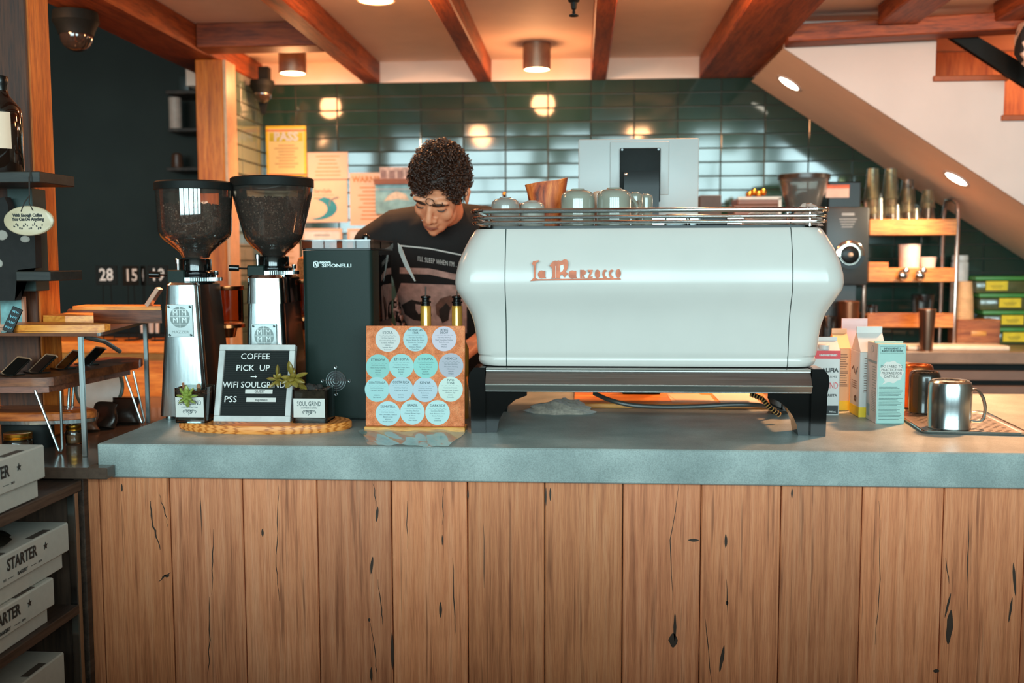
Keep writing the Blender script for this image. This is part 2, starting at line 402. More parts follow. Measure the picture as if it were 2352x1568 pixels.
sz = lambda x: A.z-sl*(x-A.x)+th+.004
b = B(); b.prism([(stepx[0]-.05, sz(stepx[0]-.05)), (XE, sz(XE)), (XE, ZCL-.005), (stepx[0]-.05, ZCL-.005)], YB-.035, YB-.014); obj('stairwell_panel', b, wood('orange_panel_wood', '#a8561c', '#c97030', '#d98240', 'z', 10, 10, .5), st)
lamp('stairwell_fill_light', 'POINT', (2.45, 4.85, 2.38), 14, WARM, shadow_soft_size=.06)  # added fill without a fixture, brightens the stairwell panel
h0, h1 = P(2195, 105, YS), P(2352, 195, YS); dd = (h1-h0).normalized()
b = B(); q = h1+dd*.5; b.prism([(h0.x-.05, h0.z+.03), (h0.x+.055, h0.z+.035), (q.x+.035, q.z+.035), (q.x-.035, q.z-.035)], YS-.05, YS-.02); obj('handrail', b, blackm, st)
# cow-print fabric hanging from the edge beam
b = B(); pc = [P(x, y, 4.2) for x, y in ((2328, 62), (2352, 50), (2400, 48), (2400, 185), (2345, 175), (2318, 130), (2316, 95))]
b.prism([(p.x, p.z) for p in pc], 4.08, 4.14)
m, nt, p_ = base('cow_print_fabric'); f = noise(nt, coords(nt), 16, 1, .4); nt.links.new(ramp(nt, f, [(.50, lin('#d9b8a4')), (.54, lin('#1d1512'))]), p_.inputs['Base Color']); p_.inputs['Roughness'].default_value = .9
bmesh.ops.subdivide_edges(b.bm, edges=b.bm.edges[:], cuts=3, use_grid_fill=True)
for v in b.bm.verts: v.co.y += .015*math.sin(v.co.x*60)+.01*math.sin(v.co.z*40)
tag(obj('cow_print_hanging', b, m), 'black and white cow-print cloth hanging at the top right corner', 'hanging cloth')
# recessed stair lights
lampglow = glow('warm_lamp_glow', (1, .78, .5), 9)
for k, (px, py) in enumerate(((1813, 191), (2197, 410))):
    d = ray(px, py); # meet the soffit underside plane z = A.z - sl*(x-A.x)
    t = (A.z + sl*A.x - ZC)/(d.z + sl*d.x); p = CV + d*t
    a = math.atan(sl); Mx = Matrix.Translation(p) @ Matrix.Rotation(a, 4, 'Y')
    t_ = thing('recessed_light', ['round recessed light at the top of the sloping stair soffit', 'round recessed light lower down the sloping stair soffit'][k], 'ceiling light', p, 0, 'recessed lights in the stair soffit')
    t_.rotation_euler = (0, a, 0)
    b = B(); b.lathe([(.052, -.004), (.066, -.004), (.066, .002), (.052, .002), (.052, -.004)], seg=28, cap=False); obj('trim_ring', b, wallwhite, t_)
    b = B(); b.lathe([(.051, -.003), (.051, .0)], seg=28); obj('diffuser', b, glow('soffit_glow', (1, .9, .72), 14), t_)
    lamp('soffit_lamp', 'SPOT', p+Vector((-math.sin(a)*.03, 0, -.03)), 46, (1, .74, .48), (0, a, 0), spot_size=2.6, spot_blend=.8, shadow_soft_size=.05)
# cylinder lamps
def can(x, y, label, power=34):
    t_ = thing('cylinder_ceiling_lamp', label, 'ceiling light', (x, y, ZCL), 0, 'cylinder lamps between the beams')
    zb = -.122
    b = B(); b.lathe([(.0, 0), (.066, 0), (.066, zb), (.060, zb), (.060, zb+.012), (0, zb+.012)], seg=36, cap=False); obj('housing', b, M('taupe_lamp_metal', '#8f7a68', .35, .6), t_)
    b = B(); b.lathe([(.059, zb+.008), (.059, zb+.002), (.03, zb-.003), (0, zb-.004)], seg=36); obj('diffuser', b, glow('lamp_glow', (1, .74, .42), 16), t_)
    lamp('lamp_light', 'SPOT', (x, y, ZCL+zb-.02), power*2.5, WARM, (0, 0, 0), spot_size=1.9, spot_blend=.8, shadow_soft_size=.06)
    lamp('lamp_spill', 'POINT', (x, y, ZCL+zb-.05), power*.37, WARM, shadow_soft_size=.06)
def canpos(px, py, Y): p = P(px, py, Y); return p.x, Y
yl = 4.82
can(PX(672, yl, 150), yl, 'left of the two cylinder lamps, above the pinned papers')
can(PX(1233, yl, 145), yl, 'right of the two cylinder lamps, in the middle of the ceiling')
for x, y in ((PX(870, 3.55, 0), 3.5), (PX(1600, 3.55, 0), 3.5)):
    can(x, y, 'cylinder lamp over the bar, out of sight above the photograph %s' % ('on the left' if x < 0 else 'on the right'), 40)
for x, y, e in ((-1.95, 3.1, 190), (1.5, 3.35, 420)):
    lamp('ceiling_lamp_light', 'SPOT', (x, y, 2.40), e, WARM, (0, 0, 0), spot_size=1.9, spot_blend=.7, shadow_soft_size=.07); lamp('ceiling_fill_spill', 'POINT', (x, y, 2.36), 20, WARM, shadow_soft_size=.07)  # no fixtures here; the spill points are added to lift the ceiling
# sprinkler head
p = P(1318, 0, 3.5)
b = B(); z = PZ(40, 3.5)
b.lathe([(.004, ZCL-.001), (.02, ZCL-.001), (.02, z+.05), (.012, z+.045), (.009, z+.025), (.004, z+.02), (.006, z+.012), (.004, z+.008), (.016, z+.004), (.016, z), (.002, z)], (p.x, 3.5, 0), 16)
tag(obj('sprinkler_head', b, blackm), 'small black fire sprinkler hanging from the ceiling', 'sprinkler')
# dome cameras
def dome(p, s, label, arm=False):
    t_ = thing('dome_camera', label, 'security camera', p, 0, 'dome security cameras')
    b = B(); b.lathe([(.01*s, .09*s), (.062*s, .088*s), (.065*s, .06*s), (.056*s, .045*s), (.05*s, .03*s), (.048*s, .022*s)], seg=28); obj('mount', b, blackm, t_)
    b = B(); b.lathe([(.046*s, .024*s)]+[(.046*s*math.cos(a), .02*s-.046*s*math.sin(a)) for a in [i*PI/16 for i in range(9)]], seg=28); obj('dome', b, M('smoked_dome', '#3c2e26', .04, .3, .1, 30, coat=1), t_)
    return t_
dz = P(175, 78, 3.6); dome((dz.x, 3.6, ZB-.092*1.25), 1.25, 'black dome camera under the beam at the top left corner')
pk = P(603, 225, 4.95); t_ = dome((pk.x, 4.95, pk.z), .95, 'small black dome camera in the tiled corner under the beam end')
b = B(); b.prism([(-.055, .09), (.04, .09), (-.005, -.075), (-.02, -.075)], .03, .055); obj('wall_bracket', b, blackm, t_)
b = B(); b.box(-.02, .03, .0, .05, .09, ZB-pk.z+.05); obj('stem', b, blackm, t_)

# ================================================================ BAR COUNTER
CZ = 1.02; YF = 2.325; YBK = 3.34
XL = Q(225, 1018, CZ).x
b = B(); b.box(XL, PX(3120, 2.345, 1110)+.03, YF, YBK, CZ-.083, CZ, .003, 1)
tag(obj('stone_countertop', b, stone), 'thick grey stone bar countertop carrying the coffee machine', 'countertop')
# plank front: boards of the photo, each with its own tone and knots
b = B(); edges = [PX(x, 2.345, 1110) for x in (190, 226, 388, 556, 727, 898, 1073, 1251, 1431, 1611, 1795, 1982, 2170, 2360, 2550, 2740, 2930, 3120)]
tones = []
ZP = CZ-.0835
for i in range(len(edges)-1):
    b.box(edges[i]+.0012, edges[i+1]-.0012, 2.345, 2.365, .06, ZP, .0022, 1); t = random.uniform(.82, 1.12)
    tones += [(t*random.uniform(.97, 1.03), t, t*random.uniform(.94, 1.04), 1)]*(len(b.bm.faces)-len(tones))
b.box(edges[0], edges[-1], 2.366, 2.40, .06, ZP); tones += [(.3, .3, .3, 1)]*(len(b.bm.faces)-len(tones))
nk = len(b.bm.faces); b.mi = 1
def knot(px, py, w, h, tilt=0):
    c = P(px, py, 2.3449); sx, sz = .72*w/F*2.345/2, h/F*2.345/2; n = 14; pts = []
    for j in range(n):
        a = 2*PI*j/n; r = 1+random.uniform(-.18, .18); u = math.copysign(abs(math.cos(a))**1.6, math.cos(a))*sx*r; v = math.sin(a)*sz
        pts.append((c.x+u+v*tilt, c.z+v))
    b.prism(pts, 2.3446, 2.3452)
for k in ((866, 1180, 9, 38, .1), (854, 1298, 9, 44, .12), (848, 1423, 8, 9), (901, 1495, 10, 95), (853, 1548, 9, 36), (1264, 1135, 7, 32), (1254, 1140, 5, 46), (1667, 1242, 9, 34), (1670, 1384, 8, 12), (1658, 1512, 12, 66, .15), (1546, 1470, 27, 36), (1550, 1440, 9, 70), (1593, 1240, 34, 7), (2181, 1440, 21, 84, .05), (2177, 1390, 7, 60, .2), (2330, 1330, 9, 80, -.1), (2321, 1400, 8, 60, .1), (1819, 1133, 6, 24), (2150, 1540, 20, 9, .3), (383, 1322, 20, 8), (603, 1223, 8, 20), (1075, 1135, 5, 24), (1012, 1400, 9, 40), (1016, 1240, 4, 26), (280, 1120, 6, 20), (2360, 1180, 8, 60)):
    knot(*k)
def crack(pts, w):
    q = []; 
    for i in range(len(pts)-1):
        for k in range(4): f = k/4; q.append((pts[i][0]+(pts[i+1][0]-pts[i][0])*f+random.uniform(-1.6, 1.6), pts[i][1]+(pts[i+1][1]-pts[i][1])*f))
    q.append(pts[-1]); n = len(q)-1
    a = [P(x-w*.5*(.25+math.sin(PI*i/n))*random.uniform(.5, 1.2), y, 2.3449) for i, (x, y) in enumerate(q)]; c = [P(x+w*.5*(.25+math.sin(PI*i/n))*random.uniform(.5, 1.2), y, 2.3449) for i, (x, y) in enumerate(q)]
    for i in range(n): b.prism([(a[i].x, a[i].z), (c[i].x, c[i].z), (c[i+1].x, c[i+1].z), (a[i+1].x, a[i+1].z)], 2.3446, 2.3452)
for pts, w in (([(345, 1150), (349, 1195), (358, 1225), (368, 1262)], 4), ([(365, 1135), (378, 1170), (386, 1210)], 2), ([(392, 1314), (376, 1324), (364, 1336)], 5), ([(489, 1215), (489, 1290), (486, 1365)], 2), ([(482, 1370), (481, 1470), (478, 1568)], 2.2), ([(640, 1110), (638, 1200), (634, 1300), (642, 1380)], 1.8), ([(858, 1110), (864, 1165)], 2), ([(868, 1330), (876, 1400), (880, 1440)], 2), ([(852, 1430), (862, 1500), (866, 1560)], 2), ([(1040, 1280), (1043, 1400), (1048, 1460)], 2), ([(1020, 1120), (1016, 1205)], 1.8), ([(1560, 1110), (1540, 1240), (1545, 1400)], 2), ([(1668, 1330), (1672, 1420)], 2), ([(1620, 1420), (1635, 1568)], 2), ([(2020, 1150), (2022, 1330), (2010, 1480)], 1.6), ([(2225, 1180), (2222, 1400)], 1.6), ([(2180, 1340), (2172, 1280)], 2.5), ([(935, 1150), (936, 1260)], 1.5), ([(1110, 1200), (1112, 1350)], 1.5), ([(460, 1115), (464, 1230)], 1.5)):
    crack(pts, w)
o = obj('plank_front', b, [plank_w, M('dark_knot', '#3a281c', .6)])
tag(o, 'front of the bar clad in wide vertical oak planks', 'bar front')
ca = o.data.color_attributes.new('tone', 'FLOAT_COLOR', 'CORNER')
for p in o.data.polygons:
    c = tones[p.index] if p.index < nk else (1, 1, 1, 1)
    for li in p.loop_indices: ca.data[li].color = c
# lower pastry counter to the left
LZ = .97
b = B(); b.box(-2.6, XL-.004, YF-.045, 3.5, LZ-.028, LZ, .002, 1); b.box(XL-.004, PX(246, 2.28, 1085), YF-.045, YF-.004, LZ-.028, LZ, .002, 1)
pco = thing('pastry_counter', 'lower dark pastry counter left of the bar, under the display boards', 'counter', (0, 0, 0))
obj('countertop', b, M('brown_glossy_stone', '#55443a', .22, 0, .15, 60, coat=.3), pco)
b = B(); b.box(-2.6, edges[0]-.002, 2.42, 3.45, 0, LZ-.029); obj('base', b, wood('recess_brown_wood', '#33231a', '#4d382b', '#5d4637', 'z', 14, 14, .6), pco)
# shelf unit with its open side turned towards the bar front
XS = P(187, 1105, 2.30).x; ZT = .938
su = thing('shelf_unit', 'dark wooden open shelf unit holding the white bakery boxes', 'shelf', (XS, 2.0, 0))
def sbox(name, x0, x1, y0, y1, z0, z1, m=dark_w): b = B(); b.box(x0, x1, y0, y1, z0, z1, .002, 1); return obj(name, b, m, su)
sbox('top_shelf', -.62, 0, -.75, .30, ZT-.028, ZT-.002)
sbox('middle_shelf', -.62, -.004, -.75, .275, .612, .635)
sbox('bottom_shelf', -.62, -.004, -.75, .275, .30, .323)
sbox('end_panel', -.03, -.006, .318, .343, .05, ZT-.002)
sbox('back_panel', -.64, -.62, -.75, .30, .05, ZT)
sbox('upright_strip', -.028, -.008, .278, .298, .05, ZT-.03, steel)
sbox('side_panel', -.615, -.031, .299, .317, .05, ZT-.03, _mc['recess_brown_wood'])
# bakery boxes, printed side facing the bar (towards +X)
cardw = M('white_corrugated_card', '#b9b6ac', .75, 0, .04, 60, bmp=.08, bs=500)
def bakery_box(cx, yfar, z, label, loose=0, L=.42, W=.40, H=.105, rz=0, writing=True):
    t_ = thing('bakery_box', label, 'box', (cx, yfar, z), rz, 'white bakery boxes on the side shelves')
    b = B(); b.box(-W+.012, -.012, -L+.01, -.012, 0, H-.015, .002, 1); obj('box_tray', b, cardw, t_)
    b = B(); z0 = H*.36
    b.box(-W, 0, -L, 0, z0, H, .003, 1); lid = obj('lid', b, cardw, t_)
    b = B(); R = Matrix.Rotation(PI/2, 4, 'Z')        # text faces +X
    if writing:
        zc = (z0+H)/2
        b.text('STARTER', .036, (-.20, -.0009, zc+.008), .0003, .0009, M=R, sx=.8)
        b.text('BAKERY', .011, (-.20, -.0009, zc-.020), .0003, .0002, M=R)
        for u in (-.295, -.105):
            s = [(u+(.0095 if i % 2 == 0 else .004)*math.sin(i*PI/5), zc+.008+(.0095 if i % 2 == 0 else .004)*math.cos(i*PI/5)) for i in range(10)]
            b.prism(s, -.0012, -.0006, M=R)
        for u in (-.245, -.155): b.box(u-.011, u+.011, -.0012, -.0006, zc-.0205, zc-.0195, M=R)
        b.text('2013', .007, (-.13, -.0009, zc-.020), .0003, 0, M=R); b.text('EST', .007, (-.268, -.0009, zc-.020), .0003, 0, M=R)
        obj('printed_logo', b, ink, lid)
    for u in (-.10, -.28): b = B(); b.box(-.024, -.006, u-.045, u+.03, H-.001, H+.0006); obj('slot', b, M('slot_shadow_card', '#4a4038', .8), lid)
    return t_
bakery_box(P(104, 1075, 2.13).x, 2.13, ZT, 'white bakery box on top of the shelf unit, beside the hairpin leg', H=.117)
z3 = .635
bakery_box(P(126, 1380, 2.17).x, 2.17, z3, 'lower bakery box of the pair on the middle shelf', H=.102)
bakery_box(P(160, 1270, 2.245).x, 2.245, z3+.1035, 'upper bakery box of the pair on the middle shelf, lid toward the steel upright', H=.108)
bakery_box(P(150, 1555, 2.22).x, 2.22, .324, 'greenish white bakery box on the lowest shelf at the bottom of the photo', H=.215, writing=False)
b = B()
Mx = Matrix.Translation((P(30, 1235, 2.0).x-.13, 2.0, z3+.1035+.1095))
for k in range(6):
    b.ball((-.05+.02*k, -.1+.04*random.random()*k, .0125), (.06, .08, .011), 10, 6, M=Mx)
tag(obj('dark_plastic_sheet', b, M('dark_film', '#23211c', .2, 0, .2, 20)), 'crumpled dark plastic film on the upper bakery box', 'plastic film')

# ================================================================ ESPRESSO MACHINE
YM = 2.50; XM = P(1488.5, 650, YM).x; k_ = YM/F
em = thing('espresso_machine', 'large pale enamel espresso machine with chrome rails on the bar', 'espresso machine', (XM, YM, CZ))
def zz(py): return PZ(py, YM, 1488)-CZ
prof = [(523, 401), (528, 406), (545, 416), (570, 428), (600, 440), (630, 447), (650, 448.5), (664, 446.5), (676, 441), (690, 433), (705, 424), (725, 414), (748, 407.5), (780, 402.5), (810, 400), (820, 398.5), (823, 396), (825, 395.5), (828, 397), (834, 397.5), (841, 395), (846, 390)]
HX = 448.5*k_; DY = .30     # half width, half depth
def ring(hw, z, n=9):
    """rounded rectangle, front at y = HX-hw (belly touches y=0), depth to the back"""
    off = (448.5-hw)*k_; x = hw*k_; y0 = off*.75; y1 = .60-off*.75; r = .055
    pts = []
    for cx, cy, a0 in ((x-r, y0+r, -PI/2), (x-r, y1-r, 0), (-x+r, y1-r, PI/2), (-x+r, y0+r, PI)):
        for i in range(n): a = a0+PI/2*i/(n-1); pts.append((cx+r*math.cos(a), cy+r*math.sin(a), z))
    return pts
zs = [zz(p) for p, h in prof]
# split into centre panel and two end panels by clipping the lofted shell at the seams
def shell(xa, xb, name):
    b = B(); b.loft([ring(h, zz(p)) for p, h in reversed(prof)])
    for co, no in (((xa, 0, 0), (-1, 0, 0)), ((xb, 0, 0), (1, 0, 0))):
        g = b.bm.verts[:]+b.bm.edges[:]+b.bm.faces[:]
        r = bmesh.ops.bisect_plane(b.bm, geom=g, plane_co=co, plane_no=no, clear_outer=True)
        bmesh.ops.holes_fill(b.bm, edges=[e for e in r['geom_cut'] if isinstance(e, bmesh.types.BMEdge)])
    return obj(name, b, enamel, em, ang=.5)
sL, sR = P(1160, 650, YM).x-XM, P(1821, 650, YM).x-XM
shell(sL+.0012, sR-.0012, 'centre_panel'); shell(-1, sL-.0012, 'end_panel'); shell(sR+.0012, 1, 'end_panel')
b = B(); b.loft([[(x*.985, .01+y*.96, z) for x, y, z in ring(h, zz(p))] for p, h in reversed(prof)]); obj('inner_body', b, M('seam_grey_metal', '#45605c', .4), em)
# top tray and rails
zt = zz(520)
b = B(); b.prism([(x*.985, y*.99+.003) for x, y, z in ring(402, 0)], zt-.004, zt+.0035, 'z'); obj('cup_tray', b, blackp, em)
def rail(py, r, grow):
    x, y0, y1 = (1890-1086)/2*k_+grow, .012-grow, .565+grow; rr = .03; pts = []
    for cx, cy, a0 in ((x-rr, y0+rr, -PI/2), (x-rr, y1-rr, 0), (-x+rr, y1-rr, PI/2), (-x+rr, y0+rr, PI)):
        for i in range(7): a = a0+PI/2*i/6; pts.append((cx+rr*math.cos(a), cy+rr*math.sin(a), zz(py)))
    b = B(); b.tube(pts, r, 10, True); obj('cup_rail', b, chrome, em)
rail(482, .0062, .002); rail(497, .0042, 0); rail(509, .0042, 0)
for sx in (-1, 1):
    for y in (.03, .3, .54):
        b = B(); b.tube([(sx*(.4*1.0), y, zt), (sx*.4, y, zz(478))], .0045, 8); obj('rail_post', b, chrome, em)
# chrome band
zb0, zb1, zb2 = zz(902), zz(887), zz(849); hb = 374*k_
b = B(); b.prism([(.034, zb2), (.026, zb2-.002), (.026, zb2-.008), (.030, zb2-.009), (.006, zb1+.002), (.004, zb1), (.012, zb0+.001), (.016, zb0), (.56, zb0), (.56, zb2)], -hb, hb, 'x'); obj('front_band', b, steelx, em, ang=.2)
b = B(); b.tube([(-hb, .0045, zb1+.001), (hb, .0045, zb1+.001)], .0022, 8); b.tube([(-hb, .027, zb2-.003), (hb, .027, zb2-.003)], .0028, 8); b.tube([(-hb, .0145, zb0), (hb, .0145, zb0)], .0015, 8); obj('band_edge', b, chrome, em)
# feet: outer column plus bracket, four of them
def foot(s, y0, y1, name='foot'):
    b = B(); X = lambda px: (px-1488.5)*k_
    ox0, ox1 = X(1072)+.004, X(1113)
    ztop = zz(848)
    col = [(ox0+.012, ztop), (ox1, ztop), (ox1, 0), (ox0+.004, 0), (ox0+.002, zz(905)), (ox0-.003, zz(880)), (ox0, zz(862))]
    br = [(X(1113), zz(902)), (X(1210), zz(902)), (X(1210), zz(914)), (X(1183), zz(924)), (X(1166), zz(938)), (X(1152), zz(957)), (X(1143), zz(977)), (X(1139), 0), (X(1113), 0)]
    if s > 0: col = [(-a, c) for a, c in col]; br = [(-a, c) for a, c in br]
    b.prism(col, y0, y1); b.prism(br, y0+.012, y1-.004)
    bmesh.ops.bevel(b.bm, geom=[e for e in b.bm.edges if e.calc_face_angle(0) > .5], offset=.005, segments=2, affect='EDGES')
    return obj(name, b, blackg, em, ang=.7)
for s in (-1, 1):
    foot(s, .02, .11); foot(s, .37, .44)
# badge: raised lettering with an underline
bd = B(); X = lambda px: (px-1488.5)*k_
zb_ = lambda py: zz(py)
yo = .005-.0045
def poly(pts, d=0): bd.prism([(X(a), zb_(c)) for a, c in pts], -.0062-d, .003)
poly([(1220, 645), (1228, 637), (1228, 610), (1224, 605), (1227, 599), (1239, 596.5), (1240, 599.5), (1233, 603), (1232, 638), (1238, 640.5), (1424, 638), (1427, 640), (1427, 641.5), (1240, 643.5)])          # L with the long underline
def ell(cx, cy, rx, ry, n=16, a0=0, a1=2*PI): return [(cx+rx*math.cos(a0+(a1-a0)*i/n), cy+ry*math.sin(a0+(a1-a0)*i/n)) for i in range(n+1)]
poly(ell(1246, 629.5, 8.5, 9.5)[:-1]); poly([(1250, 621), (1254.5, 621), (1254.5, 635), (1257, 638), (1250, 638)], .0006)   # a
poly([(1264, 609), (1272, 600), (1277, 597.5), (1281, 599), (1284, 597), (1290, 599), (1294, 597), (1299, 594.5), (1304, 596), (1307, 601), (1307, 609), (1305, 617), (1301, 623), (1306, 627), (1299, 637), (1293, 629), (1288.5, 632), (1288.5, 639), (1268, 639), (1271, 632), (1271, 618), (1268, 612)])  # M
poly(ell(1316, 629.5, 8.5, 9.5)[:-1]); poly([(1321, 621), (1325.5, 621), (1325.5, 635), (1328, 638), (1321, 638)], .0006)
poly([(1334, 619), (1339, 619), (1339, 638), (1334, 638)]); poly(ell(1341, 625, 6.5, 6)[:-1], .0006); poly([(1340, 629), (1346, 638), (1341, 638)], .0003)      # r
poly([(1351, 619), (1363, 619), (1363, 621), (1357, 635), (1363, 634), (1362, 638), (1351, 638), (1357, 623), (1352, 624)])          # z
poly(ell(1373.5, 628.5, 6, 10)[:-1])
for cx in (1391, 1406): poly(ell(cx, 628.5, 6.5, 10, 14, .9, 2*PI-.9)+ell(cx+3.5, 628.5, 4.5, 6.5, 10, 2*PI-1.5, 1.5))
poly(ell(1421, 627.5, 6, 10)[:-1])
ob = obj('raised_lettering', bd, M('badge_warm_reflection', '#7a3c24', .3, .6, .3, 40), em, ang=.4, label='chrome script badge with its warm reflection in the colour')  # brown base colour stands in for warm reflections in the metal
hole = B()
hole.prism([(X(1289), zb_(609)), (X(1296), zb_(607)), (X(1297), zb_(616)), (X(1293), zb_(623)), (X(1289), zb_(624))], -.0066, -.002)
hole.prism([(X(1278), zb_(610)), (X(1279.5), zb_(610)), (X(1279.5), zb_(638)), (X(1278), zb_(638))], -.0066, -.002)
obj('badge_inset', hole, enamel, em)
# ---- things on top of the machine
ZTOP = CZ+zt+.0036
cup_m = M('celadon_glaze', '#8b897b', .16, 0, .06, 12, coat=.5)
def cup(px0, px1, pytop, Y, label, handle=None, m=None, square=.25):
    x = (PX(px0, Y, 470)+PX(px1, Y, 470))/2; r = (PX(px1, Y, 470)-PX(px0, Y, 470))/2; h = PZ(pytop, Y)-ZTOP
    t_ = thing('upturned_cup', label, 'cup', (x, Y, ZTOP), 0, 'upturned cups on the espresso machine')
    cr = min(r*.55, h*.4)
    pr = [(r*.93, 0), (r, .004), (r, h-cr*1.2)]+[(r-cr+cr*math.cos(a), h-cr*1.0+cr*.85*math.sin(a)-cr*.2*0) for a in [PI/2*i/6 for i in range(1, 6)]]+[(r-cr, h-.004), (r-cr-.002, h), (r-cr-.006, h-.003), (0, h-.003)]
    b = B(); b.lathe(pr, seg=36); obj('body', b, m or cup_m, t_)
    if handle is not None:
        Rm = Matrix.Rotation(handle, 4, 'Z'); b = B()
        b.tube(curve([(r-.004, 0, h*.68), (r+.012, 0, h*.70), (r+.024, 0, h*.55), (r+.024, 0, h*.38), (r+.012, 0, h*.22), (r-.004, 0, h*.24)]), .0055, 8, M=Rm); obj('handle', b, m or cup_m, t_)
    return t_
cup(1288, 1366, 435, 2.66, 'large celadon cup on the machine, first right of the wooden bowl', 2.2)
cup(1371, 1450, 433, 2.66, 'large celadon cup on the machine, directly before the black monitor stand', .5)
cup(1441, 1476, 443, 2.78, 'celadon cup half hidden behind the big cup by the monitor stand', -1.3)
cup(1466, 1499, 447, 2.86, 'rightmost small celadon cup in the row on the machine', None)
cup(1129, 1193, 453, 2.66, 'squat grey cup at the left end of the machine top', None, M('grey_glaze', '#8d8880', .2, 0, .08, 12, coat=.4))
cup(1193, 1251, 461, 2.70, 'squat pale cup beside the wooden bowl on the machine', 1.2, M('stone_glaze', '#a09c92', .2, 0, .08, 12, coat=.4))
cup(1362, 1384, 440, 2.84, 'small cream cup peeping between the two large celadon cups', None, M('cream_glaze', '#c99c80', .3))
# wooden vessel of split burl
Y = 2.82; x = PX(1255, Y, 460); hw = 49/F*Y; hz = PZ(412, Y)-ZTOP
b = B(); rings = []
for i, (s, z) in enumerate(((.62, 0), (.66, .1*hz), (.78, .45*hz), (.90, .75*hz), (1.0, 1.0*hz), (.9, 1.0*hz), (.62, .3*hz))):
    rings.append([(s*hw*math.copysign(abs(math.cos(a))**.55, math.cos(a)), s*hw*.8*math.copysign(abs(math.sin(a))**.55, math.sin(a)), z+.011*(math.cos(a-.4)-.55)*(i in (4, 5))) for a in [2*PI*j/20+.4 for j in range(20)]])
b.loft(rings)
m, nt, p_ = base('burl_wood'); v = coords(nt, (6, 6, 2)); f = noise(nt, v, 5, 5, .6, 1)
nt.links.new(ramp(nt, f, [(.36, lin('#571c0a')), (.46, lin('#a8441a')), (.58, lin('#d2682e')), (.7, lin('#e88a48'))]), p_.inputs['Base Color']); p_.inputs['Roughness'].default_value = .35
tag(obj('wooden_bowl', b, m, loc=(x, Y, ZTOP)), 'deep orange burl-wood bowl standing among the cups on the machine', 'bowl')
# rags on the right of the tray
towel_m = M('brown_rag_cloth', '#a98f7c', .95, 0, .15, 120, bmp=.5, bs=300, sheen=.3)
def rag(name, label, x, Y, z, rx, ry, rz, m=towel_m, seed=1, n=26):
    random.seed(seed); b = B(); ph = [random.uniform(0, 6) for _ in range(8)]; rings = []
    for i in range(11):
        a = PI/2*i/10; ring = []
        for j in range(n):
            t = 2*PI*j/n; d = 1+.13*math.sin(3*t+ph[0])+.09*math.sin(5*t+ph[1])+.06*math.sin(9*t+ph[2]+i*.4)
            q = math.cos(a)**.6; hgt = math.sin(a)*(1+.22*math.sin(2*t+ph[3])+.12*math.sin(5*t+ph[4]+i))
            fold = 1+.1*math.sin(i*1.9+ph[5]+t*2)
            ring.append((rx*d*q*math.cos(t)*fold, ry*d*q*math.sin(t)*fold, max(0, rz*hgt)))
        rings.append(ring)
    b.loft(rings); o = obj(name, b, m, loc=(x, Y, z), ang=1.2); random.seed(seed+50); return tag(o, label, 'cloth')
rag('cleaning_rag', 'crumpled tan rag on the right of the machine top', PX(1750, 2.7, 500), 2.70, ZTOP, .054, .07, .036, seed=3)
rag('cleaning_rag', 'pinkish folded rag against the right rail end of the machine', PX(1850, 2.66, 500), 2.66, ZTOP, .034, .05, .046, M('pink_rag_cloth', '#b79a8c', .95, 0, .12, 120, bmp=.4), seed=11)
b = B(); b.box(-.034, .034, -.03, .03, 0, .030, .004); b.box(-.036, -.028, -.031, .031, .002, .034, .002)
tag(obj('black_gadget', b, blackp, loc=(PX(1638, 2.72, 510), 2.72, ZTOP)), 'small black gadget on the machine top, left of the tan rag', 'gadget')
b = B(); b.box(-.03, .03, -.03, .03, 0, .04, .006); b.box(.035, .07, -.03, .03, 0, .034, .004)
tag(obj('spare_steel_basket', b, steel, loc=(PX(1552, 2.82, 500), 2.82, ZTOP)), 'low steel box on the machine top behind the rails, before the monitor', 'box')
# ---- under the machine
b = B(); b.box(-.02, .78, 2.965, 3.33, CZ+.0005, CZ+.014, .002, 1); tag(obj('butcher_block_board', b, orange_w), 'warm butcher-block board lying on the counter behind the machine', 'board')
for i, (a, c, y0, y1, r, lb) in enumerate(((1540, 1640, 3.0, 3.16, .1, 'cream slip of paper on the board under the machine, left of the other'), (1650, 1740, 2.98, 3.2, -.15, 'pinkish sheet of paper on the board under the machine by the right foot'))):
    x0, x1 = PX(a, 3.05, 920), PX(c, 3.05, 920)
    b = B(); b.box(x0, x1, y0, y1, 0, .0008); b.box(x0+.01, x1-.02, y0+.02, y1+.02, .001, .0018, M=Matrix.Translation(((x0+x1)/2, 3.08, 0)) @ Matrix.Rotation(r, 4, 'Z') @ Matrix.Translation((-(x0+x1)/2, -3.08, 0)))
    tag(obj('paper_slip', b, [cream, white][i], loc=(0, 0, CZ+.0145)), lb, 'paper')
p = Q(1292, 941, CZ); rag('bar_towel', 'grey-brown bar towel bunched on the counter under the machine', p.x, 2.88, CZ, .088, .05, .032, M('terry_towel', '#8d8073', .95, 0, .25, 160, bmp=.8, bs=350, sheen=.4), seed=5, n=40)
pts = [P(1365, 903, 2.78), P(1400, 918, 2.74), P(1450, 930, 2.72), P(1520, 934, 2.72), P(1600, 933, 2.72), P(1680, 929, 2.72), P(1740, 930, 2.73), P(1775, 938, 2.79), P(1800, 948, 2.86), P(1830, 955, 2.92)]
pts = [Vector((p.x, p.y, max(p.z, CZ+.0075))) for p in pts]
b = B(); b.tube(curve(pts), .0062, 10); tag(obj('drain_hose', b, M('dark_grey_hose', '#3d3a36', .3)), 'grey rubber hose sagging beneath the espresso machine', 'hose')
h0 = [P(1725, 905, 2.70), P(1750, 915, 2.70), P(1768, 935, 2.70), P(1790, 952, 2.71)]
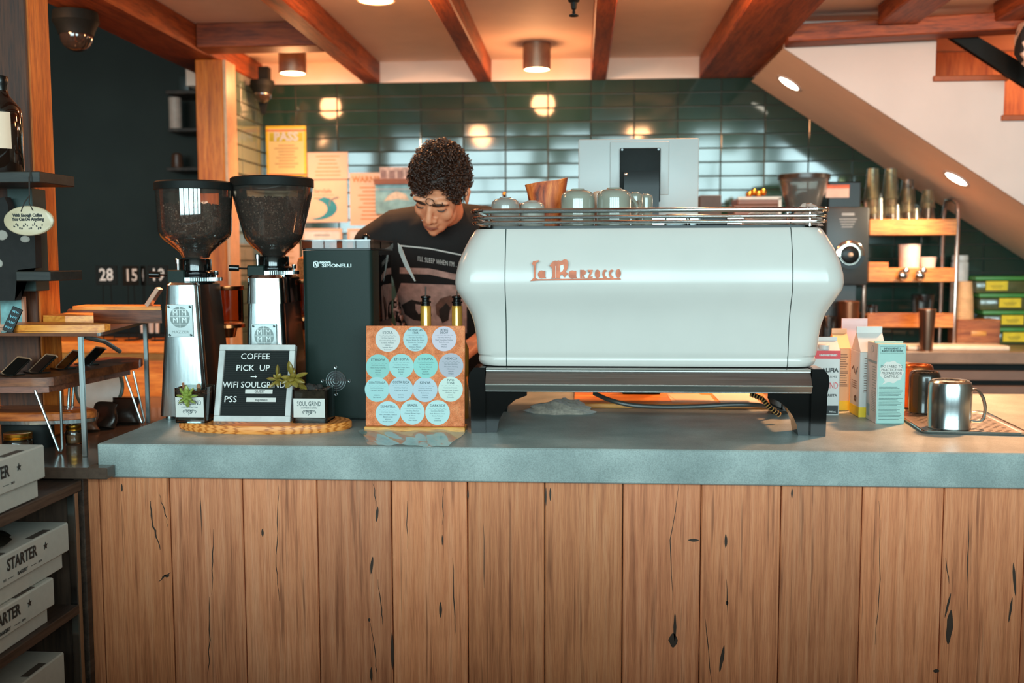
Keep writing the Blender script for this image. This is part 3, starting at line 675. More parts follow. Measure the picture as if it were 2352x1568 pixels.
b = B(); b.tube(h0, .006, 8); t_ = tag(obj('spiral_cable', b, blackp), 'black and tan coiled cable by the right foot of the machine', 'cable')
b = B()
for i in range(13):
    f = i/12*2.99; a = h0[int(f)].lerp(h0[int(f)+1], f % 1); b.lathe([(.0064, -.0016), (.0078, 0), (.0064, .0016)], seg=10, M=Matrix.Translation(a) @ (h0[int(f)+1]-h0[int(f)]).to_track_quat('Z', 'Y').to_matrix().to_4x4(), cap=False)
obj('coil', b, M('tan_coil', '#b98a4a', .4), t_)

# ================================================================ GRINDERS
bean_m = M('roasted_coffee_beans', '#3a2219', .38, 0, .35, 60, bmp=.3, bs=150)
ico = bmesh.new(); bmesh.ops.create_icosphere(ico, subdivisions=1, radius=1); ico_me = bpy.data.meshes.new('bean_shape'); ico.to_mesh(ico_me); ico.free()
def rrect(hx, y0, y1, z, r, n=5):
    pts = []
    for cx, cy, a0 in ((hx-r, y0+r, -PI/2), (hx-r, y1-r, 0), (-hx+r, y1-r, PI/2), (-hx+r, y0+r, PI)):
        for i in range(n): a = a0+PI/2*i/(n-1); pts.append((cx+r*math.cos(a), cy+r*math.sin(a), z))
    return pts
def profile_r(prof, z):
    for (r0, z0), (r1, z1) in zip(prof, prof[1:]):
        if z0 <= z <= z1: return r0+(r1-r0)*(z-z0)/max(z1-z0, 1e-6)
    return prof[-1][0]
def hopper(t, c, prof, lid_r, lid_h, fill, seed):
    """prof: (radius, height) from the neck up; c: axis position on top of the collar"""
    b = B(); b.lathe(prof, c, 48, cap=False); obj('hopper', b, hopperg, t, ang=.5)
    zt = prof[-1][1]
    b = B(); b.lathe([(lid_r-.004, zt-.006), (lid_r, zt-.004), (lid_r, zt+lid_h-.004), (lid_r-.005, zt+lid_h), (0, zt+lid_h)], c, 48); obj('hopper_lid', b, blackm, t)
    random.seed(seed); b = B()
    zs_ = [z for r, z in prof if z < fill]+[fill]
    b.lathe([(profile_r(prof, z)-.010, z+.004) for z in zs_]+[(profile_r(prof, fill)*.5, fill+.004), (0, fill+.006)], c, 32)
    for i in range(1500):      # beans pressed against the plastic, and the heap's top
        if i < 1250:
            z = fill*math.sqrt(random.uniform(.02, 1)); a = random.uniform(-PI, 0); r = profile_r(prof, z)-.0065
        else: z = fill+.003+random.uniform(0, .004); a = random.uniform(-PI, PI); r = (profile_r(prof, fill)-.006)*math.sqrt(random.random())
        E_ = Euler((random.uniform(0, 6), random.uniform(0, 6), random.uniform(0, 6))).to_matrix().to_4x4()
        b.mesh(ico_me, Matrix.Translation((c[0]+r*math.cos(a), c[1]+r*math.sin(a), c[2]+z+random.uniform(-.002, .002))) @ E_ @ Matrix.Diagonal((.0058, .0042, .0032, 1)))
    o = obj('coffee_beans', b, bean_m, t); o['kind'] = 'stuff'
def badge(t, x, y, z, tilt):
    Mb = Matrix.Translation((x, y, z)) @ Matrix.Rotation(-tilt, 4, 'X')
    b = B(); b.box(-.036, .036, -.002, 0, -.045, .045, .004, 1, M=Mb); pl = obj('badge_plate', b, M('satin_plate', '#ccd3d2', .3, .7, .05, 40), t)
    b = B(); b.prism([(.028*math.cos(2*PI*i/36), .010+.029*math.sin(2*PI*i/36)) for i in range(36)], -.0026, -.0018, M=Mb); b2 = b
    b2.text('MAZZER', .011, (0, -.0022, -.031), .0003, .0, M=Mb, sx=1.15)
    obj('badge_emblem', b, M('badge_grey', '#7d8785', .5), pl)
    b = B()
    for u in (-.0, ): b.box(-.0007, .0007, -.0030, -.0027, -.019, .039, M=Mb)
    for v in (.0315, .0115, -.0085): b.box(-.0275, .0275, -.0030, -.0027, v-.0006, v+.0006, M=Mb)
    for u in (-.0125, .0125):
        for v in (.0215, .0015): b.text('M', .021, (u, -.0029, v), .0002, .0001, M=Mb, sx=.95)
    obj('emblem_lines', b, M('badge_white', '#dfe5e3', .4), pl)
    for u in (-.030, .030):
        for v in (-.039, .039):
            b = B(); b.lathe([(.0035, 0), (.0035, .0015), (.002, .002), (0, .0012)], seg=12, M=Mb @ Matrix.Translation((u, -.0018, v)) @ Matrix.Rotation(PI/2, 4, 'X')); obj('screw', b, M('dark_screw', '#4c5352', .3, .8), pl)
def collar(t, c, zneck):
    x, y, z = c; h = zneck-z
    b = B(); b.lathe([(.050, 0), (.052, .003), (.052, h*.42), (.047, h*.5), (.043, h*.52), (.043, h*.95), (.041, h), (0, h)], (x, y, z), 32); col = obj('collar', b, blackg, t)
    b = B(); b.box(x-.062, x-.012, y-.058, y-.01, z, z+h*.55, .003, 1); obj('lock_block', b, charcoal, col)
    b = B(); n = 60; b.prism([(x+.012+(.058 if i % 2 else .0605)*math.cos(2*PI*i/(2*n)), y+(.058 if i % 2 else .0605)*math.sin(2*PI*i/(2*n))) for i in range(2*n)], z+.006, z+.016, 'z'); obj('adjustment_ring', b, steel, t, smooth=False)
    b = B(); b.lathe([(.004, 0), (.004, .02), (.007, .02), (.007, .032), (.005, .034), (0, .034)], (x-.034, y-.045, z+h*.52), 14); obj('hopper_screw', b, steel, t)
    b = B(); b.tube([(x-.055, y-.02, z+.022), (x-.10, y-.03, z+.024)], .0028, 8); b.tube([(x-.095, y-.03, z+.024), (x-.122, y-.034, z+.025)], .009, 14); obj('lever_knob', b, blackg, t)
    b = B(); b.tube([(x+.062, y-.01, z+.016), (x+.062, y-.01, z+.024)], .003, 8); b.lathe([(.006, 0), (.0065, .001), (.0065, .012), (.005, .013), (0, .013)], (x+.062, y-.01, z+.022), 14); obj('stop_knob', b, steel, t)
def mazzer(pxc, Yf, hb_, ht_, pytop, label, hop, cap=False):
    xc = PX(pxc, Yf, 800); t = thing('coffee_grinder', label, 'coffee grinder', (xc, Yf, CZ), 0, 'steel coffee grinders with bean hoppers')
    H = PZ(pytop, Yf+.02, pxc)-CZ; zb = .014; D = .235
    def bd(f, e=0): # half width at height fraction
        return hb_+(ht_-hb_)*(f**.9)+e
    b = B(); b.loft([rrect(bd(f), .012*f+.006, D-.02*f, zb+(H-zb)*f, .018) for f in (0, .1, .3, .5, .7, .9, .985)]+[rrect(bd(1)-.006, .024, D-.026, H, .014)]); body = obj('body', b, M('black_enamel_side', '#1b1e1d', .3, .1, .1, 60, coat=.3), t)
    b = B()
    fr = [(0, .0), (.1, .1), (.3, .3), (.5, .5), (.7, .7), (.9, .9), (.985, .985)]
    b.loft([[p for p in rrect(bd(f, .002), .012*f, .045+.01*f, zb+(H-zb)*f, .016, 6)] for f, _ in fr]+[rrect(bd(1)-.004, .018, .055, H+.001, .012, 6)])
    obj('front_shell', b, steel, t)
    if cap:
        b = B(); b.loft([rrect(bd(f, .005), .012*f-.003, .075, zb+(H-zb)*f, .016, 6) for f in (.80, .9, .985)]+[rrect(bd(1)-.001, .016, .073, H+.003, .012, 6)]); obj('top_cap', b, chrome, t)
        b = B(); b.loft([rrect(bd(f, .003), .076, D+.003-.02*f, zb+(H-zb)*f, .02) for f in (.80, .9, .985)]); obj('side_cover', b, blackg, t)
    for sx in (-1, 1):
        for y in (.03, D-.03):
            b = B(); b.lathe([(.011, 0), (.012, .002), (.010, .016), (0, .016)], (sx*(hb_-.018), y, 0), 14); obj('rubber_foot', b, steel if y < .1 else blackm, t)
    badge(t, 0, -.004+.012*.7 if not cap else .0035, zb+(H-zb)*(.72 if not cap else .535), -.035)
    yc = D/2
    px_c, py_neck, prof_px, lid_px, lid_h_px, fill_px = hop
    Yc = Yf+yc; kk = Yc/F; cx = PX(px_c, Yc, 500)-xc
    zn = PZ(py_neck, Yc, px_c)-CZ
    collar(t, (cx, yc, H-.002), zn)
    pr = [(r*kk, PZ(py, Yc, px_c)-CZ-zn) for py, r in prof_px]
    hopper(t, (cx, yc, zn), pr, lid_px*kk, lid_h_px*kk, PZ(fill_px, Yc, px_c)-CZ-zn, int(pxc))
    # dosing chamber on the barista's side
    b = B(); b.lathe([(.044, 0), (.046, .002), (.046, .10)], (.035, D+.045, H-.125), 28, cap=False); obj('doser', b, glass('amber_plastic', '#c99a78', 1), t)
    b = B(); b.lathe([(.048, 0), (.049, .003), (.049, .012), (0, .014)], (.035, D+.045, H-.027), 28); obj('doser_lid', b, copper, t)
    b = B(); b.lathe([(.05, -.10), (.05, -.09), (.03, -.09), (.02, -.13), (0, -.13)], (.035, D+.045, H-.04), 28); obj('doser_spout', b, copper, t)
    return t
mazzer(414.5, 2.66, .0665, .042, 650, 'left steel coffee grinder, its hopper half filled with beans',
       (447, 594, [(592, 30), (580, 36), (566, 52), (552, 70), (543, 79), (536, 82), (528, 84), (490, 85), (434, 87)], 89, 16, 478))
mazzer(607, 2.745, .064, .045, 634, 'right steel coffee grinder behind the letter board, hopper nearly full of beans',
       (627, 588, [(588, 25), (580, 32), (567, 48), (555, 60), (546, 66), (540, 68), (500, 78), (455, 89), (447, 91), (427, 93)], 95, 18, 463), cap=True)
# tall black on-demand grinder
YS_ = 2.70; x0, x1 = PX(698, YS_, 800), PX(858, YS_, 800); xc = (x0+x1)/2; hw = (x1-x0)/2
t = thing('black_grinder', 'tall dark green-black grinder tower with white logo beside the cork board', 'coffee grinder', (xc, YS_, CZ))
zl = PZ(575, YS_, 780)-CZ; zl2 = PZ(550, YS_, 780)-CZ; zw = PZ(745, YS_, 780)-CZ
b = B(); b.loft([rrect(hw*s, 0, .10, z, .014) for z, s in ((.006, 1), (.2, 1), (zl, 1))]); obj('front_tower', b, charcoal, t)
b = B(); b.loft([rrect(hw-.004, .101, .30, z, .012) for z in (.012, zw)]); obj('rear_body', b, blackp, t)
b = B(); b.loft([rrect(hw-.003, .102, .30, z, .012) for z in (zw+.001, zl-.012)], cap=False); obj('rear_hopper', b, glass('dark_smoked_plastic', '#5c463c', .9), t)
b = B(); b.loft([rrect(hw+.001, .0, .305, z, .012) for z in (zl+.001, zl+.006)]); obj('lid_gasket', b, blackp, t)
b = B(); b.loft([rrect(hw+.002, -.002, .31, z, .012) for z in (zl+.006, zl2-.004)], cap=False); obj('lid_wall', b, smoke, t)
b = B(); b.loft([rrect(hw+.003, -.003, .312, z, .012) for z in (zl2-.004, zl2)]); obj('lid_top', b, M('smoked_lid', '#4b362d', .15, 0, .1, 20, coat=.5), t)
b = B(); b.ball((.06, .1, zl2+.008), (.011, .011, .010), 14, 8); b.lathe([(.012, -.004), (.012, .002)], (.06, .1, zl2+.004), 14); obj('lid_knob', b, blackg, t)
b = B(); b.tube([(hw+.004, .06, zw+.004), (hw+.014, .06, zw), (hw+.014, .06, zw-.06), (hw+.004, .06, zw-.066)], .004, 8, M=Matrix.Translation((-.02, -.0, .02))); obj('side_handle', b, chrome, t)
b = B(); s = YS_/F
def ux(px): return (px-778)*s
def uz(py): return PZ(py, YS_, 778)-CZ
b.text('nuova', .0105, (ux(750), -.0004, uz(602)), .0003, .0004, sx=1.25)
[b.text('SIMONELLI', .0135, (ux(777)+dx, -.0004-.00005*k, uz(610)), .0003, 0, sx=1.28) for k, dx in enumerate((-.0004, 0, .0004))]
obj('logo_lettering', b, M('white_print', '#dfeae8', .5), t); b = B()
for (a, c, e, f) in ((722, 724, 599, 614), (732, 734, 599, 614), (722, 734, 599, 601), (722, 734, 612, 614)): b.box(ux(a), ux(c), -.0008, 0, uz(f), uz(e))
b.prism([(ux(723), uz(600)), (ux(726), uz(600)), (ux(733), uz(613)), (ux(730), uz(613))], -.0008, 0)
obj('logo_emblem', b, M('white_print', '#dfeae8', .5), t)
b = B(); cx, cz = ux(771), uz(874)
def circ(r, n=28, a0=0, a1=2*PI): return [(cx+r*math.cos(a0+(a1-a0)*i/n), -.003, cz+r*math.sin(a0+(a1-a0)*i/n)) for i in range(n)]
for r in (.0275, .021, .0145, .008): b.tube(circ(r), .0011, 6, True)
for a in range(4):
    ca, sa = math.cos(a*PI/2), math.sin(a*PI/2); b.tube([(cx, -.0035, cz), (cx+.038*ca, -.0035, cz+.038*sa)], .0012, 6)
    b.tube([(cx+.038*ca+.0035*math.cos(i*PI/5), -.0035, cz+.038*sa+.0035*math.sin(i*PI/5)) for i in range(10)], .0011, 5, True)
obj('fan_guard', b, alu, t)
b = B(); b.prism([(cx+.027*math.cos(i*PI/14), cz+.027*math.sin(i*PI/14)) for i in range(28)], -.0006, 0); obj('fan_opening', b, M('fan_black', '#0b0d0c', .5), t)
for sx in (-1, 1):
    for y in (.03, .27):
        b = B(); b.lathe([(.012, 0), (.012, .012), (0, .012)], (sx*(hw-.02), y, 0), 12); obj('rubber_foot', b, blackm, t)

# ================================================================ ROUND BOARD WITH SIGN AND PLANTERS
zbd = CZ+.021; pf = Q(580, 979, zbd); rx = 215/F*pf.y
b = B(); pr = []
ry = .105; cy = pf.y+ry
rim = [(1-.016, 0), (1, .004/.24), (1, .017/.24), (1-.02, .021/.24)]
b.loft([[(rx*q*math.copysign(abs(math.cos(a))**.92, math.cos(a)), ry*q*math.sin(a), z*.24) for a in [2*PI*j/64 for j in range(64)]] for q, z in rim])
m, nt, p_ = base('pine_end_grain'); v = coords(nt, (3.2, 3.2, 30)); wv = nt.nodes.new('ShaderNodeTexWave'); wv.wave_type = 'RINGS'; wv.rings_direction = 'Z'; wv.inputs['Scale'].default_value = 7; wv.inputs['Distortion'].default_value = 5; wv.inputs['Detail'].default_value = 1
nt.links.new(v, wv.inputs['Vector']); nt.links.new(ramp(nt, wv.outputs['Fac'], [(.1, lin('#b4601f')), (.35, lin('#dd8334')), (.9, lin('#e8934a'))]), p_.inputs['Base Color']); p_.inputs['Roughness'].default_value = .45
tag(obj('round_board', b, m, loc=(pf.x, cy, CZ)), 'oval pine serving board under the letter board and two planters', 'board')
zbd = CZ+.0212
# letter board
pB = Q(577.5, 968, zbd); lean = math.radians(18); W = 186/F*pB.y; H = .2085
t = thing('letter_board', 'white-framed black felt letter board reading coffee pick up', 'sign', (pB.x, pB.y, zbd))
Ml = Matrix.Rotation(-lean, 4, 'X')
b = B(); fw = .0155; mk = .0004
for (a, c, d, e) in ((-W/2, W/2, 0, fw), (-W/2, W/2, H-fw, H), (-W/2, -W/2+fw, fw+mk, H-fw-mk), (W/2-fw, W/2, fw+mk, H-fw-mk)): b.box(a, c, 0, .019, d, e, .0012, 1, M=Ml)
obj('frame', b, M('white_painted_frame', '#b8b6b2', .4), t)
b = B()
n = 34; z0 = fw; dz_ = (H-2*fw)/n
for i in range(n): b.box(-W/2+fw, W/2-fw, .0065, .013, z0+i*dz_+.0008, z0+(i+1)*dz_-.0008, M=Ml)
b.box(-W/2+fw, W/2-fw, .009, .017, z0, H-fw, M=Ml); obj('felt_panel', b, M('black_felt', '#191c1a', .95, 0, .2, 200, bmp=.3), t)
b = B()
def lp(px, py): v = (968-py)/178*H; return ((px-577.5-(968-py)/178*21.5)/186*W*(1+.03*(968-py)/178), v)
wht = M('white_plastic_letters', '#cfcdc9', .4)
for s, px, py, sz, sx in (('COFFEE', 592, 818, .0232, 1.0), ('PICK  UP', 585, 845, .0232, 1.02), ('WIFI SOULGRIND', 586, 884, .0232, .93), ('PSS', 528, 917.5, .0232, 1.08)):
    u, v = lp(px, py); b.text(s, sz, (u, .0035, v), .0012, .00005, M=Ml, sx=sx)
u, v = lp(587, 864.5); b.prism([(u-.009, v-.0012), (u+.003, v-.0012), (u+.003, v-.0032), (u+.009, v), (u+.003, v+.0032), (u+.003, v+.0012), (u-.009, v+.0012)], .002, .0055, M=Ml)
obj('letters', b, wht, t)
b = B()
for px, py, w_ in ((597, 898.5, .074), (601.5, 917.5, .080)): u, v = lp(px, py); b.box(u-w_/2, u+w_/2, .0038, .0046, v-.0058, v+.0058, M=Ml)
st_ = obj('paper_strips', b, white, t)
b = B(); u, v = lp(599, 898.5); b.text('GUEST', .0095, (u, .0036, v), .0002, .0001, M=Ml); u, v = lp(602, 917.5); b.text('espresso', .0095, (u, .0036, v), .0002, .0001, M=Ml); obj('strip_print', b, ink, st_)
b = B(); b.box(-.02, .02, .019, .022, .02, H*.8, M=Ml); b.prism([(.02, 0), (.095, 0), (.095, .004), (.06, H*.7)], -.012, .012, 'x'); obj('easel_back', b, blackm, t)
# glass cube planters
leaf_m = M('olive_succulent_leaf', '#7a6626', .4, 0, .25, 50, coat=.2)
leaf_g = M('green_succulent_leaf', '#7d8a3a', .4, 0, .25, 60, coat=.2)
soil_m = M('dark_potting_soil', '#4a3428', .9, 0, .4, 120, bmp=.8)
def leaf(b, c, d, L, w_, th):
    d = Vector(d).normalized(); R = d.to_track_quat('X', 'Z').to_matrix()
    rings = []
    for i in range(8):
        f = i/7; r = math.sin(PI*min(max(f, .02), .985))**.7*(.55+.45*f); rings.append([Vector(c)+R @ Vector((L*f, w_*r*math.cos(2*PI*j/8), th*r*math.sin(2*PI*j/8)+.10*L*f*f)) for j in range(8)])
    b.loft(rings)
def planter(px0, px1, py_base, label, h, soil_fr):
    p0, p1 = Q(px0, py_base, zbd), Q(px1, py_base, zbd); S = p1.x-p0.x
    t = thing('glass_planter', label, 'planter', ((p0.x+p1.x)/2, p0.y, zbd), 0, 'square glass planters on the pine board')
    o_, i_ = lambda z: rrect(S/2, 0, S, z, .008), lambda z: rrect(S/2-.004, .004, S-.004, z, .006)
    b = B(); b.loft([o_(0.0), o_(h)], cap=False); b.loft([i_(.006), i_(h)], cap=False); 
    b.faces(o_(h)+i_(h), [(k, (k+1) % 20, 20+(k+1) % 20, 20+k) for k in range(20)]); b.loft([o_(0), o_(.005)])
    obj('glass_cube', b, glass('planter_glass', '#e6ebe8', 1.1), t)
    b = B(); b.loft([rrect(S/2-.0055, .0055, S-.0055, z, .006) for z in (.007, h*soil_fr*.6, h*soil_fr)])
    random.seed(int(px0))
    for k in range(60): b.ball((random.uniform(-.4, .4)*S, random.uniform(.1, .9)*S, h*soil_fr), random.uniform(.002, .006), 6, 4)
    obj('soil', b, soil_m, t)
    b = B(); z0, z1 = h*.17, h*.74; b.loft([[(-S*.45, -.0012, z0), (S*.45, -.0012, z0), (S*.45, -.0012, z1), (-S*.45, -.0012, z1)], [(-S*.45, -.0003, z0), (S*.45, -.0003, z0), (S*.45, -.0003, z1), (-S*.45, -.0003, z1)]]); lb = obj('label_sticker', b, white, t)
    b = B(); zc = lambda f: z0+(z1-z0)*f
    b.text('SOUL GRIND', .0175, (0, -.0014, zc(.72)), .0002, .0000, sx=.62, M=Matrix.Identity(4))
    b.text('COFFEE ROASTERS', .0052, (0, -.0014, zc(.50)), .0002, 0, sx=1)
    for k, (cx, s) in enumerate(((-.010, -1), (0, 1), (.010, 1))):
        w_ = [(cx+s*(.009*math.cos(a))*(1-.12*i/9), -.0014, zc(.27)+.0075*math.sin(a)*(1-.5*i/9)) for i, a in enumerate([PI*1.1-i*.42 for i in range(11)])]
        b.tube(w_, .0006, 5)
        b.tube([(x*.75+cx*.25, y, z-.002) for x, y, z in w_], .0005, 5)
    b.tube([(.001+.004*math.sin(i*.7), -.0014, zc(.32)-.0016*i) for i in range(8)], .0006, 5)
    obj('label_print', b, M('teal_black_ink', '#24363a', .6), lb)
    return t, S, h
t, S, h = planter(401, 474, 971, 'left glass planter with a small green rosette drooping over its label', .092, .80)
b = B()
c = Vector((-.002, -.012, h*.78)); b.tube([(0, .02, h*.78), (-.002, .0, h*.95), c], .003, 6)
random.seed(4)
for ring_, (n, L, el) in enumerate(((8, .031, -.25), (7, .026, .5), (5, .018, 1.0))):
    for k in range(n):
        a = 2*PI*k/n+ring_*.4; d = Vector((math.cos(a)*math.cos(el), -math.sin(el)-.2, math.sin(a)*math.cos(el))); leaf(b, c, d, L*.95, .0085, .005)
obj('succulent', b, leaf_g, t)
b = B(); b.tube([(-.02, .02, h*.78), (-.022, .015, h*1.13)], .0035, 6); b.ball((.018, .02, h*.98), (.006, .006, .012), 8, 6); obj('stem', b, M('brown_stem', '#8a5a3c', .7), t)
t, S, h = planter(671, 752, 971, 'right glass planter with a long-stemmed olive succulent leaning over the letter board', .087, .95)
b = B(); st_pts = [(-.01, .03, h*.9), (-.02, .02, h*1.05), (-.034, .005, h*1.22), (-.042, 0, h*1.38)]
b.tube(st_pts, [.005, .0075, .008, .006], 8)
c = Vector((-.042, -.003, h*1.40))
for d, L, w_ in (((1, -.2, .15), .055, .011), ((.9, -.4, -.45), .052, .012), ((-.2, -.3, 1), .052, .010), ((-.9, -.5, -.1), .036, .011), ((-.7, -.6, -.6), .042, .012), ((0, -.9, -.4), .034, .012), ((.5, -.6, -.9), .045, .011), ((.4, -.8, .3), .030, .010), ((-.3, -.7, -1), .045, .012), ((-.05, .2, .6), .03, .01)):
    leaf(b, c, d, L*.82, w_*1.15, .0085)
c2 = Vector((-.078, -.01, h*1.33)); b.tube([c+Vector((0, 0, -.02)), c2], .003, 6)
for d, L, w_ in (((-.1, 0, 1), .046, .009), ((-1, -.2, .0), .034, .006), ((-.6, -.4, -.7), .038, .007), ((.4, -.5, .6), .026, .007), ((.1, -.6, -.8), .026, .007), ((-.5, -.5, .6), .022, .006)): leaf(b, c2, d, L*.85, w_*1.2, .006)
obj('succulent', b, leaf_m, t)
b = B(); random.seed(9)
for k in range(9): b.ball((random.uniform(-.012, .035), random.uniform(.02, .05), h*random.uniform(.96, 1.1)), random.uniform(.006, .011), 8, 6)
obj('dark_clumps', b, M('dry_moss', '#2a2521', .9, 0, .3, 90, bmp=.8), t)

# ================================================================ CORK BOARD
pB = Q(953, 990, CZ); W = 234/F*pB.y; H = .262; lean = math.radians(5)
t = thing('cork_board', 'cork board of fourteen round pastel coffee labels in a wooden stand', 'sign', (pB.x, pB.y, CZ))
b = B(); b.box(-W/2-.002, W/2+.002, -.012, .05, 0, .0125, .002, 1); obj('stand', b, oak, t)
Mk = Matrix.Translation((0, 0, .0125)) @ Matrix.Rotation(-lean, 4, 'X')
b = B(); b.box(-W/2, W/2, 0, .012, 0.0005, H, .0015, 1, M=Mk); obj('cork_panel', b, cork, t)
labels = [("E'SOUL", 336, 217, '#dfe4e0', ['Chocolate, Fudge, Nuts', 'Caramel, Molasses', '', 'Sumatra, Brazil', 'Guatemala']), ('PHOENICIAN\nSTAR', 669, 211, '#b9dfe2', ['Nectar, Brittle, Fig, Honey', 'Blueberries, Caramel', '', 'Ethiopia, Mexico', 'Costa Rica']), ('1876SG\nDECAF', 1012, 208, '#d9d3e0', ['Dark Chocolate, Cashew', 'Black Currants', '', 'Mexico']),
 ('ETHIOPIA', 228, 540, '#8fd3cb', ['Stone Fruits, Cherries', 'Caramel', '', 'Sidamo']), ('ETHIOPIA', 507, 533, '#a5e0dc', ['Pineapple, Mango, Berry', '& Honey', '', 'Guji']), ('ETHIOPIA', 797, 528, '#8edbd2', ['Apricots, Almonds', 'Blueberries', '', 'Yirgacheffe']), ('MEXICO', 1100, 523, '#b9bcc8', ['Chocolate, Nutmeg', 'Cinnamon', '', 'Chiapas']),
 ('GUATEMALA', 220, 810, '#a9e0e0', ['Cereals & Woody', '', '', 'San Marcos']), ('COSTA RICA', 507, 805, '#bcdbe4', ['Crisp Pear & Apple', '', '', 'San Jose']), ('KENYA', 797, 808, '#bfd8e4', ['Apricot, Stone Fruit', '& Currants', '', 'Mt Kenya']), ('TWO\nTONE', 1100, 802, '#d6efe4', ['Medium Dark, Tropical', 'Molasses, Figs', '', 'Colombia']),
 ('SUMATRA', 357, 1094, '#bfecf0', ['Dark Chocolate, Tobacco', 'Black Currant', '', 'North Sumatra']), ('BRAZIL', 650, 1077, '#c2eef0', ['Caramel, Brown Sugar', '& Wheat', '', 'Minas Gerais']), ('DARKSIDE', 951, 1078, '#c4f0ee', ['Dark Molasses, Cocoa', 'Sweet, Tobacco', '', 'Guatemala'])]
for i, (nm, zx, zy, colr, lines) in enumerate(labels):
    u = ((zx-70-20*(zy-55)/1185)/1185-.5)*W; v = (1-(zy-55)/1190)*H; r = 147/1185*W
    yo_ = -.0006-.0003*(i % 3)
    b = B(); b.prism([(u+r*math.cos(2*PI*j/40), v+r*math.sin(2*PI*j/40)) for j in range(40)], yo_, yo_+.0005, M=Mk)
    d_ = obj('label_disc', b, M('pastel_label_%s' % colr[1:], tuple(.62*x*y for x, y in zip(lin(colr)[:3], (1.08, .95, .93))), .5, 0, .03, 20), t)
    if i: d_.name = 'label_disc.%03d' % i
    b = B(); two = '\n' in nm
    b.text(nm, .0092 if not two else .0082, (u, yo_-.0002, v+r*(.55 if not two else .60)), .00012, .00008, M=Mk, line=.9, sx=.82 if len(nm) > 8 else .95)
    b.text('TASTING PROFILE:', .0044, (u, yo_-.0002, v+r*.10), .0001, -.00005, M=Mk)
    for k, s in enumerate(lines):
        if s: b.text(s, .0045, (u, yo_-.0002, v-r*(.09+.185*k)), .0001, 0, M=Mk)
    b.text('ORIGIN:' if i in (0, 1, 2, 6, 10, 13) else 'REGION:', .004, (u, yo_-.0002, v-r*(.09+.185*2)-.0004), .0001, 0, M=Mk)
    b.tube([(u+r*(-.72+1.44*j/24), yo_-.0001, v+r*.28+.0009*math.sin(j*1.3)) for j in range(25)], .00022, 4, M=Mk)
    obj('lettering', b, M('label_ink', '#3a4a4e', .6), d_)
# clear plastic film in front of it
b = B(); nx, ny = 30, 14; vs = []; random.seed(12)
p0, p1, p2, p3 = Q(822, 992, CZ), Q(1075, 990, CZ), Q(1030, 1029.5, CZ), Q(845, 1024, CZ)
for j in range(ny+1):
    for i in range(nx+1):
        f, g = i/nx, j/ny; a = p0.lerp(p1, f); c = p3.lerp(p2, f); q = a.lerp(c, g)
        vs.append((q.x, q.y, CZ+.0045+.002*math.sin(f*11+g*3)+.0014*math.sin(f*27-g*9)))
b.faces(vs, [(j*(nx+1)+i, j*(nx+1)+i+1, (j+1)*(nx+1)+i+1, (j+1)*(nx+1)+i) for j in range(ny) for i in range(nx)])
m, nt, p_ = base('crinkled_film_painted_sheen'); f = noise(nt, coords(nt, (18, 30, 1)), 1.2, 3, .6, 1)
nt.links.new(ramp(nt, f, [(.3, lin('#d98a6a')), (.42, lin('#c9d4d0')), (.55, lin('#7fd0cc')), (.66, lin('#e6dccb'))]), p_.inputs['Base Color']); p_.inputs['Roughness'].default_value = .12; p_.inputs['Alpha'].default_value = .55; p_.inputs['Coat Weight'].default_value = 1  # orange and teal tints paint the film's shimmer into its colour
bump(nt, p_, noise(nt, coords(nt), 40, 3), .5, .004)
tag(obj('plastic_film', b, m, ang=2), 'shiny see-through plastic sheet lying before the cork board on the counter edge', 'plastic film')
# syrup bottles with pouring spouts
amber = M('golden_syrup_bottle', '#d39a3c', .18, .35, .12, 40, coat=.6)
def syrup(px, pytop, Y, label):
    t = thing('syrup_bottle', label, 'bottle', (PX(px, Y, 720), Y, CZ), 0, 'gold bottles with pouring spouts')
    z = lambda py: PZ(py, Y, px)-CZ
    b = B(); b.lathe([(.030, 0), (.032, .004), (.032, z(800)), (.0155, z(765)), (.0150, z(702)), (0, z(702))], seg=28); obj('bottle', b, amber, t)
    b = B(); b.lathe([(.0125, z(702)), (.0125, z(696)), (.0155, z(695)), (.0155, z(692)), (.011, z(690)), (.011, z(686)), (.0145, z(684)), (.0145, z(680)), (.004, z(678)), (0, z(678))], seg=24); obj('stopper', b, blackg, t)
    b = B(); b.tube([(0, 0, z(682)), (.0005, 0, z(pytop))], .0023, 8); obj('spout', b, chrome, t)
syrup(978, 658, 2.80, 'left gold syrup bottle with a steel spout, behind the cork board')
syrup(1050, 668, 2.76, 'right gold syrup bottle, against the left end of the espresso machine')

# ================================================================ RIGHT END OF THE BAR
def carton(name, px0, px1, pybase, pybody, pytop, depth, label, facem, gable=True, group='drink cartons beside the espresso machine', rz=0):
    p0, p1 = Q(px0, pybase, CZ), Q(px1, pybase, CZ); W = p1.x-p0.x; Y = p0.y
    t = thing(name, label, 'carton', ((p0.x+p1.x)/2, Y, CZ), rz, group)
    h = PZ(pybody, Y, 1950)-CZ; H = PZ(pytop, Y, 1950)-CZ
    b = B(); b.box(-W/2, W/2, 0, depth, 0, h, .002, 1); body = obj('carton_body', b, facem, t)
    if gable:
        b = B(); g = H-h; f = .0015; q = .74
        b.prism([(0, h), (depth, h), (depth/2+.002, h+g*q), (depth/2+.002, H), (depth/2-.002, H), (depth/2-.002, h+g*q)], -W/2+.001, W/2-.001, 'x'); obj('gable_top', b, facem, t)
    return t, W, h, H, body
cw = M('carton_white', '#bfbcb8', .45, 0, .03, 20); cpeach_lit = M('carton_peach_lit', '#d6aa80', .45, 0, .04, 20); cpink = M('carton_pale_pink', '#d2b4b2', .45, 0, .05, 20)  # the peach carton has the warm light on it put into its colour
